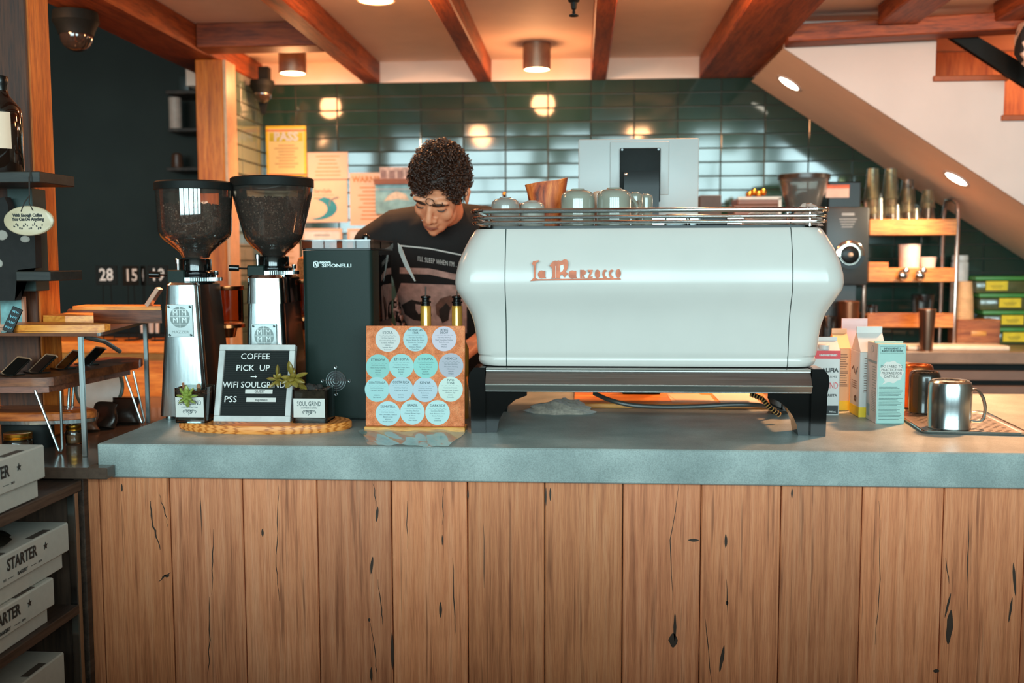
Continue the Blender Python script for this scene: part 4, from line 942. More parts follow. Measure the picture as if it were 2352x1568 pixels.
cyel = M('carton_yellow', '#e0b81e', .45); cred = M('carton_red', '#c4262b', .42); cteal = M('carton_teal', '#8fb0a8', .45, 0, .03, 20); cgrey = M('carton_grey', '#b0aaa6', .5)
def stripes(b, x0, x1, z0, z1, n, y, hh=.45, jag=True, M=None):
    dz = (z1-z0)/n
    for i in range(n): b.box(x0, x1-(random.uniform(0, .25)*(x1-x0) if jag else 0), y-.0004, y, z0+i*dz+dz*.3, z0+i*dz+dz*(.3+hh), M=M)
LM = lambda W: Matrix.Translation((-W/2, 0, 0)) @ Matrix.Rotation(-PI/2, 4, 'Z')      # local frame of the left side: x runs from back (0) ... front at -0
# almond drink, white with a red top
t, W, h, H, body = carton('almond_drink_carton', 1852, 1926, 953, 806, 776, .075, 'white almond drink carton with a red top, right against the machine', cw)
b = B(); b.box(-W/2-.0006, W/2+.0004, -.0006, .05, h-.022, h+.001); rb = obj('red_band', b, cred, t)
b = B(); b.lathe([(.016, 0), (.016, .012), (.014, .014), (0, .014)], (.002, .012, h+.004), 20, M=None); obj('cap', b, cw, t)
b = B(); xr = W/2-.005
b.text('CALIFIA', .0165, (xr, -.0005, h*.70), .0002, .0006, 'RIGHT'); b.text('FARMS', .0085, (xr-.004, -.0005, h*.60), .0002, .0003, 'RIGHT', space=1.3); b.text('BARISTA', .010, (xr-.002, -.0005, h*.31), .0002, .0003, 'RIGHT')
b.box(-W/2+.004, xr+.002, -.0006, 0, .004, .028)
obj('brand_lettering', b, ink, body)
b = B(); b.text('ALMOND', .026, (xr+.001, -.0005, h*.46), .0002, .0006, 'RIGHT', sx=.62); obj('red_lettering', b, cred, body)
b = B(); b.text('UNSWEETENED', .007, (xr-.004, -.0010, h-.012), .0002, .0004, 'RIGHT'); b.text('946 mL', .006, (xr-.004, -.0010, .010), .0002, .0003, 'RIGHT'); obj('white_lettering', b, cw, body)
# two gable-top milk cartons and one behind
def milk(px0, px1, base_, bodyy, top, depth, label, m, extra=True):
    t, W, h, H, body = carton('milk_carton', px0, px1, base_, bodyy, top, depth, label, m)
    b = B(); b.box(-W/2-.0006, W/2+.0006, -.0006, depth+.0006, .001, .030, .0008, 1); obj('yellow_base_band', b, cyel, body)
    b = B(); stripes(b, -W/2+.012, W/2-.008, h*.40, h*.92, 14, 0, .3)
    b.box(-W/2+.010, W/2-.008, -.0005, 0, h*.39, h*.395); b.box(-W/2+.010, W/2-.008, -.0005, 0, h*.62, h*.626)
    L_ = Matrix.Translation((-W/2-.0003, depth, 0)) @ Matrix.Rotation(-PI/2, 4, 'Z')
    b.tube([(depth*(.22+.56*i/30), -.0004, h*(.70+.012*math.sin(i*1.15)+.05*math.sin(i*.25))) for i in range(31)], .0014, 5, M=L_); stripes(b, depth*.2, depth*.8, h*.42, h*.55, 4, 0, .3, M=L_)
    obj('printing', b, M('brown_print', '#6b4a3a', .6), body)
    b = B(); L2 = Matrix.Translation((-W/2-.0008, depth, 0)) @ Matrix.Rotation(-PI/2, 4, 'Z')
    for k in range(5): a = k*2*PI/5; b.prism([(depth*.6+.007*math.cos(a)+.004*math.cos(q), h*.27+.006*math.sin(a)+.004*math.sin(q)) for q in [i*PI/4 for i in range(8)]], -.0004, 0, M=L2)
    obj('cow_emblem', b, M('dark_brown_print', '#4a3428', .6), body)
    return t
milk(1936, 1996, 930, 800, 733, .085, 'tallest milk carton, its pale pink gable rising behind the others', cpink)
milk(1915, 1951, 943, 800, 757, .10, 'peach-lit milk carton next to the red-topped almond carton', cpeach_lit)
milk(1972, 2032, 959, 808, 752, .095, 'milk carton with a printed nutrition panel just behind the oat milk carton', cw)
# oat milk
t, W, h, H, body = carton('oat_milk_carton', 2012, 2076, 973, 789, 789, .095, 'pale teal oat milk carton with a question in a speech bubble', cteal, gable=False)
b = B(); b.box(-W/2-.0007, -W/2+.001, .001, .094, .001, h-.001); lf = obj('side_panel', b, cgrey, body)
L_ = Matrix.Translation((-W/2-.0008, .095, 0)) @ Matrix.Rotation(-PI/2, 4, 'Z')
b = B(); stripes(b, .055, .088, h*.42, h*.72, 9, 0, .28, M=L_); stripes(b, .05, .088, h*.14, h*.40, 12, 0, .28, M=L_); b.box(.01, .09, -.0004, 0, h*.745, h*.775, M=L_); b.text('THE BORING STUFF', .0075, (.05, -.0006, h*.76), .0002, 0, M=L_)
for k in range(12): b.box(.008+.0022*k, .008+.0022*k+(.0008+.0006*(k % 2)), -.0004, 0, .012, .045, M=L_)
b.tube([(.05+.009*math.cos(a), -.0003, h*.92+.009*math.sin(a)) for a in [i*PI/10 for i in range(20)]], .0005, 4, True, M=L_)
obj('nutrition_panel', b, greyink, lf)
b = B(); b.box(-W/2-.0002, W/2+.0002, .03, .036, h, h+.004); obj('top_seam', b, cteal, t)
b = B()
bub = [(0.030*math.cos(a)*(1+.05*math.cos(9*a)), h*.65+.029*math.sin(a)*(1+.05*math.cos(9*a))) for a in [2*PI*i/72 for i in range(72)]]
b.prism(bub, -.0006, 0); b.prism([(-.016, h*.65-.024), (-.006, h*.65-.026), (-.026, h*.65-.035)], -.0004, 0); sb = obj('speech_bubble', b, white, body)
b = B(); b.text('DO I NEED TO\nPRACTICE OR\nPREPARE FOR\nOATMILK?', .0096, (0, -.0008, h*.655), .0002, .0, sx=.92, line=.95); obj('question_lettering', b, ink, sb)
b = B(); b.text('INFREQUENTLY\nASKED QUESTIONS', .0074, (0, -.0005, h*.925), .0002, .0002, sx=.86, line=.9)
b.tube([(-.031, 0, h*.885), (.031, 0, h*.885), (.031, 0, h*.965), (-.031, 0, h*.965)], .0005, 4, True)
obj('heading_lettering', b, M('dark_teal_ink', '#2f4644', .6), body)
b = B(); stripes(b, -.032, .032, h*.05, h*.47, 24, 0, .28); obj('small_print', b, M('dark_teal_ink', '#2f4644', .6), body)

# drip tray with upturned metal mugs
tx = Q(2120, 996, CZ); t = thing('drip_tray', 'perforated steel drip tray with a rolled rim under the metal mugs', 'tray', (tx.x, tx.y, CZ), -math.radians(5))
TWd, TD = 225/F*tx.y, .36
b = B(); hole_ = []
pts = lambda e, z: [(TWd/2+x, y+TD/2, z) for x, y, _ in [(cx+.02*math.cos(a0+PI/2*i/5), cy+.02*math.sin(a0+PI/2*i/5), 0) for cx, cy, a0 in ((TWd/2-.02-e, -TD/2+.02+e, -PI/2), (TWd/2-.02-e, TD/2-.02-e, 0), (-TWd/2+.02+e, TD/2-.02-e, PI/2), (-TWd/2+.02+e, -TD/2+.02+e, PI)) for i in range(6)]]
b.loft([pts(0, .001), pts(-.002, .006), pts(.004, .008), pts(.012, .004), pts(.014, .004)], cap=False); b.loft([pts(.013, .001), pts(.013, .0042)]); pan = obj('pan', b, steelx, t)
b = B(); b.tube(pts(-.001, .0066), .0024, 6, True); obj('rolled_rim', b, chrome, pan)
b = B()
for i in range(9):
    for j in range(16):
        cx, cy = .035+.022*i+(.011 if j % 2 else 0), .035+.0195*j
        if cx < TWd-.03: b.prism([(cx+.006*math.cos(2*PI*k/10), cy+.0035*math.sin(2*PI*k/10)) for k in range(10)], .0043, .0046, 'z')
o = obj('perforations', b, M('slot_black', '#1c1712', .6), pan); o['kind'] = 'stuff'
def mug(px0, px1, py0, pyb, label, m, handle=None, Y=None, zb=CZ+.0047):
    p0, p1 = Q(px0, pyb, zb), Q(px1, pyb, zb); Y = p0.y; R_ = (p1.x-p0.x)/2; cy = Y+R_; R_ = R_*(cy/Y)
    h = PZ(py0, cy, 2100)-zb
    t = thing('metal_mug', label, 'mug', ((p0.x+p1.x)/2, cy, zb), 0, 'upturned metal mugs on the drip tray')
    b = B(); b.lathe([(R_, 0), (R_+.0008, .002), (R_, .004), (R_*1.02, h*.5), (R_*1.02, h-.016), (R_*.97, h-.005), (R_*.86, h), (R_*.78, h-.001), (R_*.72, h-.005), (0, h-.005)], seg=48); obj('body', b, m, t)
    if handle is not None:
        Rm = Matrix.Rotation(handle, 4, 'Z')
        b = B(); hp = [(R_-.001, 0, h*.80), (R_+.012, 0, h*.80), (R_+.026, 0, h*.68), (R_+.033, 0, h*.5), (R_+.034, 0, h*.33), (R_+.028, 0, h*.18), (R_+.014, 0, h*.15), (R_-.001, 0, h*.165)]
        b.tube(curve(hp), .0042, 8, M=Rm @ Matrix.Diagonal((1, 1.9, 1, 1))); obj('handle', b, m, t)
mug(2149, 2242, 872, 989, 'brushed steel mug at the front of the tray, handle to the right', steel, -.12)
mug(2099, 2166, 852, 951, 'black mug with a coppery base, behind the steel mug', M('black_mug_enamel', '#1d1a16', .25, .3, .1, 40, coat=.5), .5)
mug(2078, 2150, 836, 938, 'copper-coloured mug behind the black mug on the tray', copper, .6)
mug(2062, 2092, 832, 928, 'pale copper mug furthest back on the tray, behind the oat milk carton', M('pale_copper', '#d9a078', .3, .8, .1, 40))

# ================================================================ BARISTA
YH = 3.2
hc = Vector((PX(1010, YH, 440), YH, P(1010, 545, YH-.09).z+.150))
RH = Matrix.Rotation(math.radians(10), 4, 'Y') @ Matrix.Rotation(math.radians(-9), 4, 'Z') @ Matrix.Rotation(math.radians(38), 4, 'X')
MH = Matrix.Translation(hc) @ RH @ Matrix.Diagonal((1.12, 1, 1, 1))
person = thing('person', 'barista in a black printed T-shirt with curly dark hair, head bent over the bar', 'person', (hc.x, 3.5, 0))
OFF = Matrix.Translation((-hc.x, -3.5, 0))       # world -> person space
def chain(b, pts, rs, n=7, flat=1):
    """tapered capsule chain from overlapping balls"""
    for (p, r), (q, s) in zip(zip(pts, rs), list(zip(pts, rs))[1:]):
        p, q = Vector(p), Vector(q)
        m = max(3, int((q-p).length/(min(r, s)*.45)))
        for i in range(m+1): f = i/m; b.ball(p.lerp(q, f), r+(s-r)*f, 12, 8)
def remesh(b, name, mat, vox, smooth, parent):
    o = obj(name, b, mat, None)
    md = o.modifiers.new('r', 'REMESH'); md.mode = 'VOXEL'; md.voxel_size = vox
    ms = o.modifiers.new('s', 'SMOOTH'); ms.factor = .5; ms.iterations = smooth
    dg = bpy.context.evaluated_depsgraph_get(); me = bpy.data.meshes.new_from_object(o.evaluated_get(dg)); me.name = name
    o.modifiers.clear(); old = o.data; o.data = me; bpy.data.meshes.remove(old)
    if not me.materials: me.materials.append(mat)
    me.transform(OFF); me.polygons.foreach_set('use_smooth', [True]*len(me.polygons))
    o.parent = parent; return o
sx_ = hc.x
shz = P(945, 488, 3.38).z; nb = Vector((sx_-.012, 3.36, shz+.02))      # neck base
SL = Vector((P(856, 545, 3.40).x, 3.40, P(856, 550, 3.40).z-.02)); SR = Vector((2*nb.x-SL.x+.0, 3.42, SL.z+.01))
EL = Vector((P(838, 690, 3.42).x, 3.42, P(838, 700, 3.42).z)); ER = Vector((SR.x+.05, 3.40, EL.z))
HL = Vector((P(925, 800, 3.12).x, 3.14, 1.16)); HR = Vector((P(1060, 800, 3.1).x, 3.10, 1.17))
hip = Vector((nb.x+.02, 3.66, .98)); chest = Vector((nb.x, 3.44, shz-.20)); waist = Vector((nb.x+.01, 3.55, 1.15))
skin = M('tan_skin', '#d98c66', .5, 0, .06, 25, bmp=.04, bs=500)
b = B()
# head
def hb(c, r, R=None): b.ball(MH @ Vector(c), r, 20, 14, R=(RH.to_3x3() if R is None else RH.to_3x3() @ R))
hb((0, .012, .045), (.077, .098, .088)); hb((0, -.03, -.01), (.066, .066, .080)); hb((0, -.036, -.060), (.058, .054, .054)); hb((0, -.058, -.088), (.040, .034, .030)); hb((0, -.078, -.107), (.017, .014, .014))
for s in (-1, 1):
    hb((s*.035, -.064, -.036), (.025, .020, .027)); hb((s*.036, -.03, -.066), (.020, .036, .028)); hb((s*.030, -.083, .018), (.028, .014, .010))
    hb((s*.031, -.080, -.004), (.0155, .012, .010)); hb((s*.0135, -.100, -.047), (.0095, .011, .009))
    R_ = Matrix.Rotation(s*.25, 3, 'Z'); hb((s*.079, .008, -.008), (.008, .020, .030), R_); hb((s*.084, .014, .006), (.006, .014, .016), R_)
for i in range(9):
    f = i/8; hb((0, -.088-.026*f, .012-.052*f), (.0085+.004*f, .011, .010))
hb((0, -.112, -.044), (.0115, .012, .010)); hb((0, -.090, -.066), (.026, .013, .010)); hb((0, -.095, -.0705), (.021, .0075, .0045)); hb((0, -.092, -.0795), (.018, .0085, .0055))
chain(b, [MH @ Vector((0, .03, -.05)), MH @ Vector((0, .055, -.115)), nb], [.056, .056, .062])
# trunk, arms, legs
def ring_at(c, rx, ry, tilt, n=20): 
    R_ = Matrix.Rotation(tilt, 3, 'X'); return [Vector(c)+R_ @ Vector((rx*math.cos(2*PI*j/n), ry*math.sin(2*PI*j/n), 0)) for j in range(n)]
def trunk(b, e):
    b.loft([ring_at(hip-Vector((0, 0, .08)), .165+e, .115+e, .1), ring_at(hip, .165+e, .12+e, .2), ring_at(waist, .150+e, .105+e, .4), ring_at(chest, .178+e, .112+e, .35), ring_at((nb.x, 3.40, shz-.08), .185+e, .095+e, .3), ring_at((nb.x, 3.385, shz-.03), .15+e, .08+e, .2), ring_at((nb.x, 3.375, shz+.005), .075+e, .065+e, .2)])
    for S_ in (SL, SR): chain(b, [Vector((nb.x, 3.385, shz-.03)), S_.lerp(nb, .35)+Vector((0, 0, .005)), S_], [.055+e, .058+e, .055+e])
trunk(b, 0)
for S_, E_, H_, s in ((SL, EL, HL, 1), (SR, ER, HR, -1)):
    chain(b, [S_, S_.lerp(E_, .5), E_, E_.lerp(H_, .35), H_.lerp(E_, .12)], [.052, .047, .039, .040, .027])
    # hand: palm and five bent fingers, thumb toward the other hand
    fwd = (H_-E_).normalized(); side = Vector((s, 0, 0)); side = (side-fwd*side.dot(fwd)).normalized(); dn = fwd.cross(side); dn = dn if dn.z < 0 else -dn
    wr = H_.lerp(E_, .12); pc = wr+fwd*.055
    for u in (-.026, -.009, .009, .026): chain(b, [wr+side*u*.6, wr+fwd*.085+side*u], [.017, .0135])
    for k, (u, L) in enumerate(((.028, .070), (.010, .080), (-.009, .075), (-.027, .058))):
        k0 = wr+fwd*.088+side*u; k1 = k0+fwd*L*.40+dn*L*.20; k2 = k1+fwd*L*.12+dn*L*.32; k3 = k2-fwd*L*.12+dn*L*.22
        chain(b, [k0, k1, k2, k3], [.0095, .0088, .008, .007])
    t0 = wr+fwd*.025+side*.026; chain(b, [t0, t0+fwd*.03+side*.024+dn*.012, t0+fwd*.055+side*.026+dn*.035], [.0125, .010, .0085])
for s in (-1, 1): chain(b, [hip+Vector((s*.09, 0, -.05)), hip+Vector((s*.10, -.02, -.45)), hip+Vector((s*.10, .02, -.88)), hip+Vector((s*.11, -.10, -.935))], [.085, .058, .040, .035])
body = remesh(b, 'body', skin, .0048, 3, person)
# clothes
b = B(); trunk(b, .016)
for S_, E_ in ((SL, EL), (SR, ER)): chain(b, [S_, S_.lerp(E_, .5), S_.lerp(E_, .86)], [.068, .066, .063])
shirt = remesh(b, 't_shirt', M('black_cotton', '#14100e', .9, 0, .15, 90, bmp=.25, bs=400), .008, 5, person)
b = B()
for s in (-1, 1): chain(b, [hip+Vector((s*.085, 0, -.02)), hip+Vector((s*.10, -.02, -.45)), hip+Vector((s*.10, .02, -.86))], [.105, .078, .062])
remesh(b, 'trousers', M('dark_denim', '#1f242b', .85), .012, 4, person)
b = B()
for s in (-1, 1): c = hip+Vector((s*.11, -.07, -.94)); b.ball(c, (.05, .13, .045), 16, 10)
for v in b.bm.verts: v.co = OFF @ Vector((v.co.x, v.co.y, max(v.co.z, .002)))
obj('shoes', b, blackm, person)
# shirt print, wrapped onto the cloth
bv = BVHTree.FromPolygons([OFF.inverted() @ v.co for v in shirt.data.vertices], [list(p.vertices) for p in shirt.data.polygons])
def wrap(b, off):
    for v in b.bm.verts:
        d = ray(v.co.x, v.co.z).normalized(); h = bv.ray_cast(CV, d)
        q = h[0] - d*off if h[0] is not None else P(v.co.x, v.co.z, 3.3)
        v.co = OFF @ q
def pxpoly(b, pts):
    f0 = len(b.bm.verts); vs = [b.bm.verts.new((x, 0, y)) for x, y in pts]; f = b.bm.faces.new(vs)
def decal(name, polys, off, mat, par=shirt, cuts=5):
    b = B()
    for p in polys: pxpoly(b, p)
    bmesh.ops.triangulate(b.bm, faces=b.bm.faces[:])
    for k in range(cuts):
        lng = [e for e in b.bm.edges if e.calc_length() > 9]
        if not lng: break
        bmesh.ops.subdivide_edges(b.bm, edges=lng, cuts=1); bmesh.ops.triangulate(b.bm, faces=b.bm.faces[:])
    wrap(b, off); return obj(name, b, mat, par)
pr_m = M('faded_pink_print', '#b58d80', .85, 0, .25, 40); dk = M('dark_print', '#2a1d18', .9, 0, .3, 60); mid = M('brown_print_shade', '#6a4638', .9, 0, .3, 60)
decal('print_line', [[(915, 562), (985, 569), (1060, 584), (1060, 587), (985, 572), (915, 565)]], .003, M('white_print_line', '#cfcac2', .8))
decal('print_stripe', [[(918, 614), (985, 616), (1060, 632), (1060, 646), (985, 630), (918, 628)]], .003, pr_m)
decal('skull_print', [[(921, 650), (960, 657), (1000, 661), (1040, 654), (1072, 660), (1072, 765), (915, 765), (903, 715), (905, 692)]], .003, pr_m)
decal('skull_shade', [[(922, 700), (945, 688), (965, 693), (985, 705), (992, 725), (975, 738), (950, 735), (930, 722)], [(903, 690), (920, 695), (918, 706), (904, 708)], [(903, 712), (918, 716), (935, 745), (945, 765), (915, 765)]], .005, dk)
decal('skull_highlight', [[(954, 698), (966, 700), (970, 715), (962, 722), (955, 712)]], .007, pr_m)
decal('skull_nose', [[(1000, 700), (1012, 685), (1035, 678), (1046, 688), (1040, 700), (1030, 720), (1016, 735), (1002, 722)]], .005, mid)
decal('skull_nose_shade', [[(1008, 712), (1025, 696), (1034, 706), (1030, 735), (1016, 742), (1010, 728)]], .007, dk)
b = B(); tm = text_mesh("I'LL SLEEP WHEN I'M ...", 15, 0, .5, 'LEFT', 0, 1.1, 1); n0 = len(b.bm.verts); b.bm.from_mesh(tm)
for v in b.bm.verts: x, y = v.co.x*.57, v.co.y; v.co = Vector((959+x, 0, 594-y*1.05+x*.16))
wrap(b, .003); obj('print_lettering', b, _mc['white_print_line'], shirt, smooth=False)
b = B(); pp = [P(x, y, 3.08) for x, y in ((914, 558), (922, 566), (934, 598), (955, 645), (952, 646), (930, 612), (916, 578))]; b.prism([(p.x, p.z) for p in pp], 3.078, 3.082)
for v in b.bm.verts: v.co = OFF @ v.co
obj('strap', b, M('pale_grey_strap', '#b9b4ac', .6), person)
# hair and face details
hair_m = M('dark_curly_hair', '#341a0d', .42, 0, .4, 90, spec=.5)
random.seed(21); b = B(); HCc = Vector((0, .014, .047)); HR_ = Vector((.0745, .103, .094))
def hairline(p): return p.z > .046-1.02*(p.y+.085)+.018*math.sin(p.x*70) if p.y < .0 else p.z > -.025-.9*p.y
b.ball(HCc, HR_, 40, 28)
dele = [v for v in b.bm.verts if not hairline(v.co)]; bmesh.ops.delete(b.bm, geom=dele, context='VERTS')
b2 = B(); me_ = bpy.data.meshes.new('scalp'); b.bm.to_mesh(me_); b2.mesh(me_, OFF @ MH); b = b2
k = 0
while k < 1900:
    d = Vector((random.gauss(0, 1), random.gauss(0, 1), random.gauss(0, 1))).normalized(); p = HCc+Vector((d.x*HR_.x, d.y*HR_.y, d.z*HR_.z))
    if not hairline(p+Vector((0, 0, -.008))): continue
    k += 1; top = max(0, d.z*.8-d.y*.1); lift = random.uniform(.0, .010)+.016*top*random.random()
    p = p+d*lift; ax = (d.orthogonal().normalized() if random.random() < .5 else d.cross(Vector((random.random(), random.random(), random.random()))).normalized())
    u = ax.orthogonal().normalized(); v_ = ax.cross(u); r = random.uniform(.0045, .0105); ph = random.uniform(0, 6); tr = random.uniform(.0009, .0019); turns = random.uniform(.7, 1.3)
    b.tube([p+u*r*math.cos(ph+2*PI*turns*i/10)+v_*r*math.sin(ph+2*PI*turns*i/10)+ax*(.012*(i/10-.5)) for i in range(11)], [tr*(.6+.4*math.sin(PI*i/10)) for i in range(11)], 5, M=OFF @ MH)
for c, r, rot, fr_ in (((.006, -.1065, .030), .0115, .2, .92), ((.029, -.1015, .030), .0135, 2.9, .58)):
    b.tube([Vector(c)+Vector((r*math.cos(rot+2*PI*fr_*i/16), -.004*i/16, r*math.sin(rot+2*PI*fr_*i/16))) for i in range(17)], .0015, 6, M=OFF @ MH)
obj('hair', b, hair_m, person, ang=2)
b = B()
for s in (-1, 1):
    b.tube([(s*.011, -.0985, .010), (s*.025, -.0990, .0145), (s*.041, -.0915, .0150), (s*.053, -.0775, .008)], [.0026, .0048, .0044, .0014], 8, M=OFF @ MH)
obj('eyebrows', b, hair_m, person)
b = B()
for s in (-1, 1): b.tube([(s*.017, -.0895, -.007), (s*.026, -.0935, -.0105), (s*.037, -.092, -.0105), (s*.046, -.083, -.006)], [.0008, .0017, .0018, .0010], 6, M=OFF @ MH)
obj('eyelashes', b, ink, person)
b = B()
b.tube([(-.022, -.0965, -.0745), (-.010, -.1035, -.0735), (0, -.1035, -.0748), (.010, -.1035, -.0735), (.022, -.0965, -.0745)], [.001, .0028, .0026, .0028, .001], 8, M=OFF @ MH)
b.tube([(-.019, -.096, -.0785), (0, -.1015, -.081), (.019, -.096, -.0785)], [.001, .0040, .001], 8, M=OFF @ MH); obj('lips', b, M('lip_skin', '#96503c', .4, 0, .08, 60), person)
b = B(); b.ball((-.088, .0, -.034), (.005, .006, .006), 10, 8, M=OFF @ MH); obj('ear_stud', b, blackg, person)
b = B(); b.ball((.0, 0, 0), .0016, 8, 6, M=OFF @ MH @ Matrix.Translation((-.0215, -.108, -.046))); obj('nose_stud', b, chrome, person)

# ================================================================ LEFT DISPLAY
# black floating shelves fixed to the left post
def shelf(px0, px1, px2, yt, yb_, Yf, label):
    x1 = PX(px1, Yf, 500); x0 = PX(px0, Yf, 500); z0, z1 = PZ(yb_, Yf, 95), PZ(yt, Yf, 95); Yb = Yf*(1336-px1)/(1336-px2)
    b = B(); b.box(x0, x1, Yf, Yb, z0, z1, .002, 1); return tag(obj('black_shelf', b, black_w), label, 'shelf', 'black wooden shelves on the left post'), z1, x1, Yb
_, zs1, xs1, yb1 = shelf(-260, 95, 178, 393, 418.5, 2.36, 'upper black wooden shelf holding the wine bottle')
_, zs2, xs2, yb2 = shelf(30, 110, 187, 622.5, 645.5, 2.40, 'lower black wooden shelf below the oval hanging sign')
b = B(); z0, z1 = PZ(672, 2.5, 60), PZ(418, 2.5, 60); b.box(PX(18, 2.545, 500), PX(75, 2.545, 500), 2.545, 2.615, zs2-.055, zs1-.027, .002, 1); tag(obj('shelf_back_panel', b, M('dark_teal_panel', '#2b3a37', .6)), 'dark teal backing board between the two black shelves', 'panel')
# bottle
Yb_ = 2.43; bx = PX(6, Yb_, 300); z = lambda py: PZ(py, Yb_, 20)-zs1; k = Yb_/F
t = thing('wine_bottle', 'dark wine bottle on the upper black shelf, cut by the left edge', 'bottle', (bx, Yb_, zs1+.0005))
b = B(); b.lathe([(.044, 0), (.0465, .004), (.0465, z(262)), (.043, z(248)), (.030, z(232)), (.019, z(220)), (.0155, z(208)), (.0150, z(195)), (0, z(195))], seg=40); obj('bottle_glass', b, M('dark_bottle_glass', '#1a0f0a', .05, 0, .1, 30, coat=1), t)
b = B(); b.lathe([(.0157, z(215)), (.0160, z(196)), (.0175, z(192)), (.0175, z(180)), (.016, z(175)), (0, z(175))], seg=28); obj('neck_foil', b, M('black_foil', '#1c1a18', .25, .5), t)
b = B(); n = 18; b.loft([[(.0469*math.cos(a), .0469*math.sin(a), zz_) for a in [-PI*.95+PI*.75*i/n for i in range(n+1)]] for zz_ in (z(345), z(262))], closed=False); obj('label', b, cream, t)
b = B(); b.box(0, 0, 0, 0, 0, 0) if False else None
b.loft([[(.0471*math.cos(a), .0471*math.sin(a), zz_) for a in [-PI*.93+PI*.55*i/n for i in range(n+1)]] for zz_ in (z(300), z(297))], closed=False); b.loft([[(.0471*math.cos(a), .0471*math.sin(a), zz_+.002*math.sin(i*1.7)) for i, a in enumerate([-PI*.9+PI*.5*i/n for i in range(n+1)])] for zz_ in (z(325), z(322))], closed=False); obj('label_print', b, ink, t)
# oval hanging sign
Yo = 2.335; c = P(67, 507, Yo); rx, rz_ = 60.5/F*Yo, 35/F*Yo
t = thing('oval_sign', 'cream oval plaque about coffee hanging on a cord from the upper shelf', 'sign', tuple(c))
b = B(); b.loft([[(rx*q*math.cos(a), y, rz_*q*math.sin(a)) for a in [2*PI*i/48 for i in range(48)]] for q, y in ((.95, -.005), (1, -.003), (1, .003), (.96, .005))]); obj('plaque', b, M('cream_glaze_plaque', '#b8a284', .35, 0, .04, 20), t)
b = B(); b.text('With Enough Coffee', .0105, (-.001, -.0055, rz_*.36), .0003, .0005, sx=.84); b.text('You Can Do Anything', .0105, (0, -.0055, rz_*.10), .0003, .0005, sx=.84)
random.seed(2)
for k in range(16): u = -.035+.07*k/15; b.prism([(u+.0022*math.cos(a)*random.uniform(.5, 1.3), -rz_*.38+.006*math.sin(k*1.3)+.003*math.sin(a)*random.uniform(.6, 1.3)) for a in [2*PI*i/7 for i in range(7)]], -.0056, -.005)
obj('plaque_lettering', b, ink, t)
b = B(); zc = zs1-c.z
b.tube([(-.016, -.006, rz_*.62), (-.008, -.004, rz_*1.2), (-.004, .012, rz_*1.7), (-.0045, .015, zc-.014), (-.0045, .02, zc-.03)], .0013, 6); b.tube([(.014, -.006, rz_*.68), (.004, -.004, rz_*1.2), (-.003, .012, rz_*1.7), (-.0035, .016, zc-.02), (-.0045, .0225, zc+.003)], .0013, 6)
obj('cord', b, M('dark_cord', '#2a211b', .8), t)
# black T-shirt with pale print hanging behind the plaque
b = B(); Yt = 2.50; pts = [P(x, y, Yt) for x, y in ((-60, 470), (10, 452), (18, 470), (20, 500), (80, 540), (82, 615), (40, 620), (34, 690), (-60, 690))]
b.prism([(p.x, p.z) for p in pts], Yt, Yt+.03); bmesh.ops.triangulate(b.bm, faces=b.bm.faces[:]); 
t = tag(obj('hanging_t_shirt', b, M('black_shirt_cloth', '#1a1715', .9, 0, .2, 60, bmp=.3)), 'black T-shirt with white patches hanging at the left edge below the shelf', 'T-shirt')
b = B()
for cx, cy, w_, h_ in ((4, 540, 14, 12), (57, 549, 12, 8), (0, 605, 6, 9)): p = P(cx, cy, Yt-.001); b.ball((p.x, Yt, p.z), (w_/F*Yt, .003, h_/F*Yt), 14, 8)
obj('white_print', b, M('off_white_print', '#9a9086', .8), t)
# glass-topped stand with two flat aluminium legs
za = P(190, 764, 2.413).z
t = thing('display_stand', 'brown tinted display stand with flat aluminium legs over the pastry counter', 'display stand', (PX(190, 2.413, 900), 2.413, LZ))
ox, oy = t.location.x, t.location.y
cor = [Q(x, y, za) for x, y in ((-120, 764), (215, 763.5))]
xp_ = P(68, 300, 2.62).x+.006
top = [(PX(-140, 2.40)-ox, 2.40-oy), (PX(216, 2.40)-ox, 2.40-oy), (PX(238, 2.46)-ox, 2.46-oy), (PX(345, 2.96)-ox, 2.96-oy), (xp_-ox, 2.96-oy), (xp_-ox, 2.61-oy), (PX(-140, 2.61)-ox, 2.61-oy)]
b = B(); b.prism(top, za-LZ-.008, za-LZ, 'z'); obj('tinted_top', b, M('brown_tinted_acrylic', '#6b4434', .15, 0, .15, 20, coat=.6), t)
hw_ = .0062
b = B(); b.box(-hw_, hw_, -.004, .004, 0, za-LZ-.0085, .001, 1); obj('leg', b, alu, t)
x2 = PX(337, 2.93, 850)-ox
b = B(); b.box(x2-.0065, x2+.0065, 2.93-oy-.004, 2.93-oy+.004, 0, za-LZ-.0085, .001, 1); obj('leg', b, alu, t)
b = B(); b.tube([(.0, .02, za-LZ-.012), (.012, .10, za-LZ-.03), (.024, .16, za-LZ-.062)], .006, 8); obj('brace', b, alu, t)
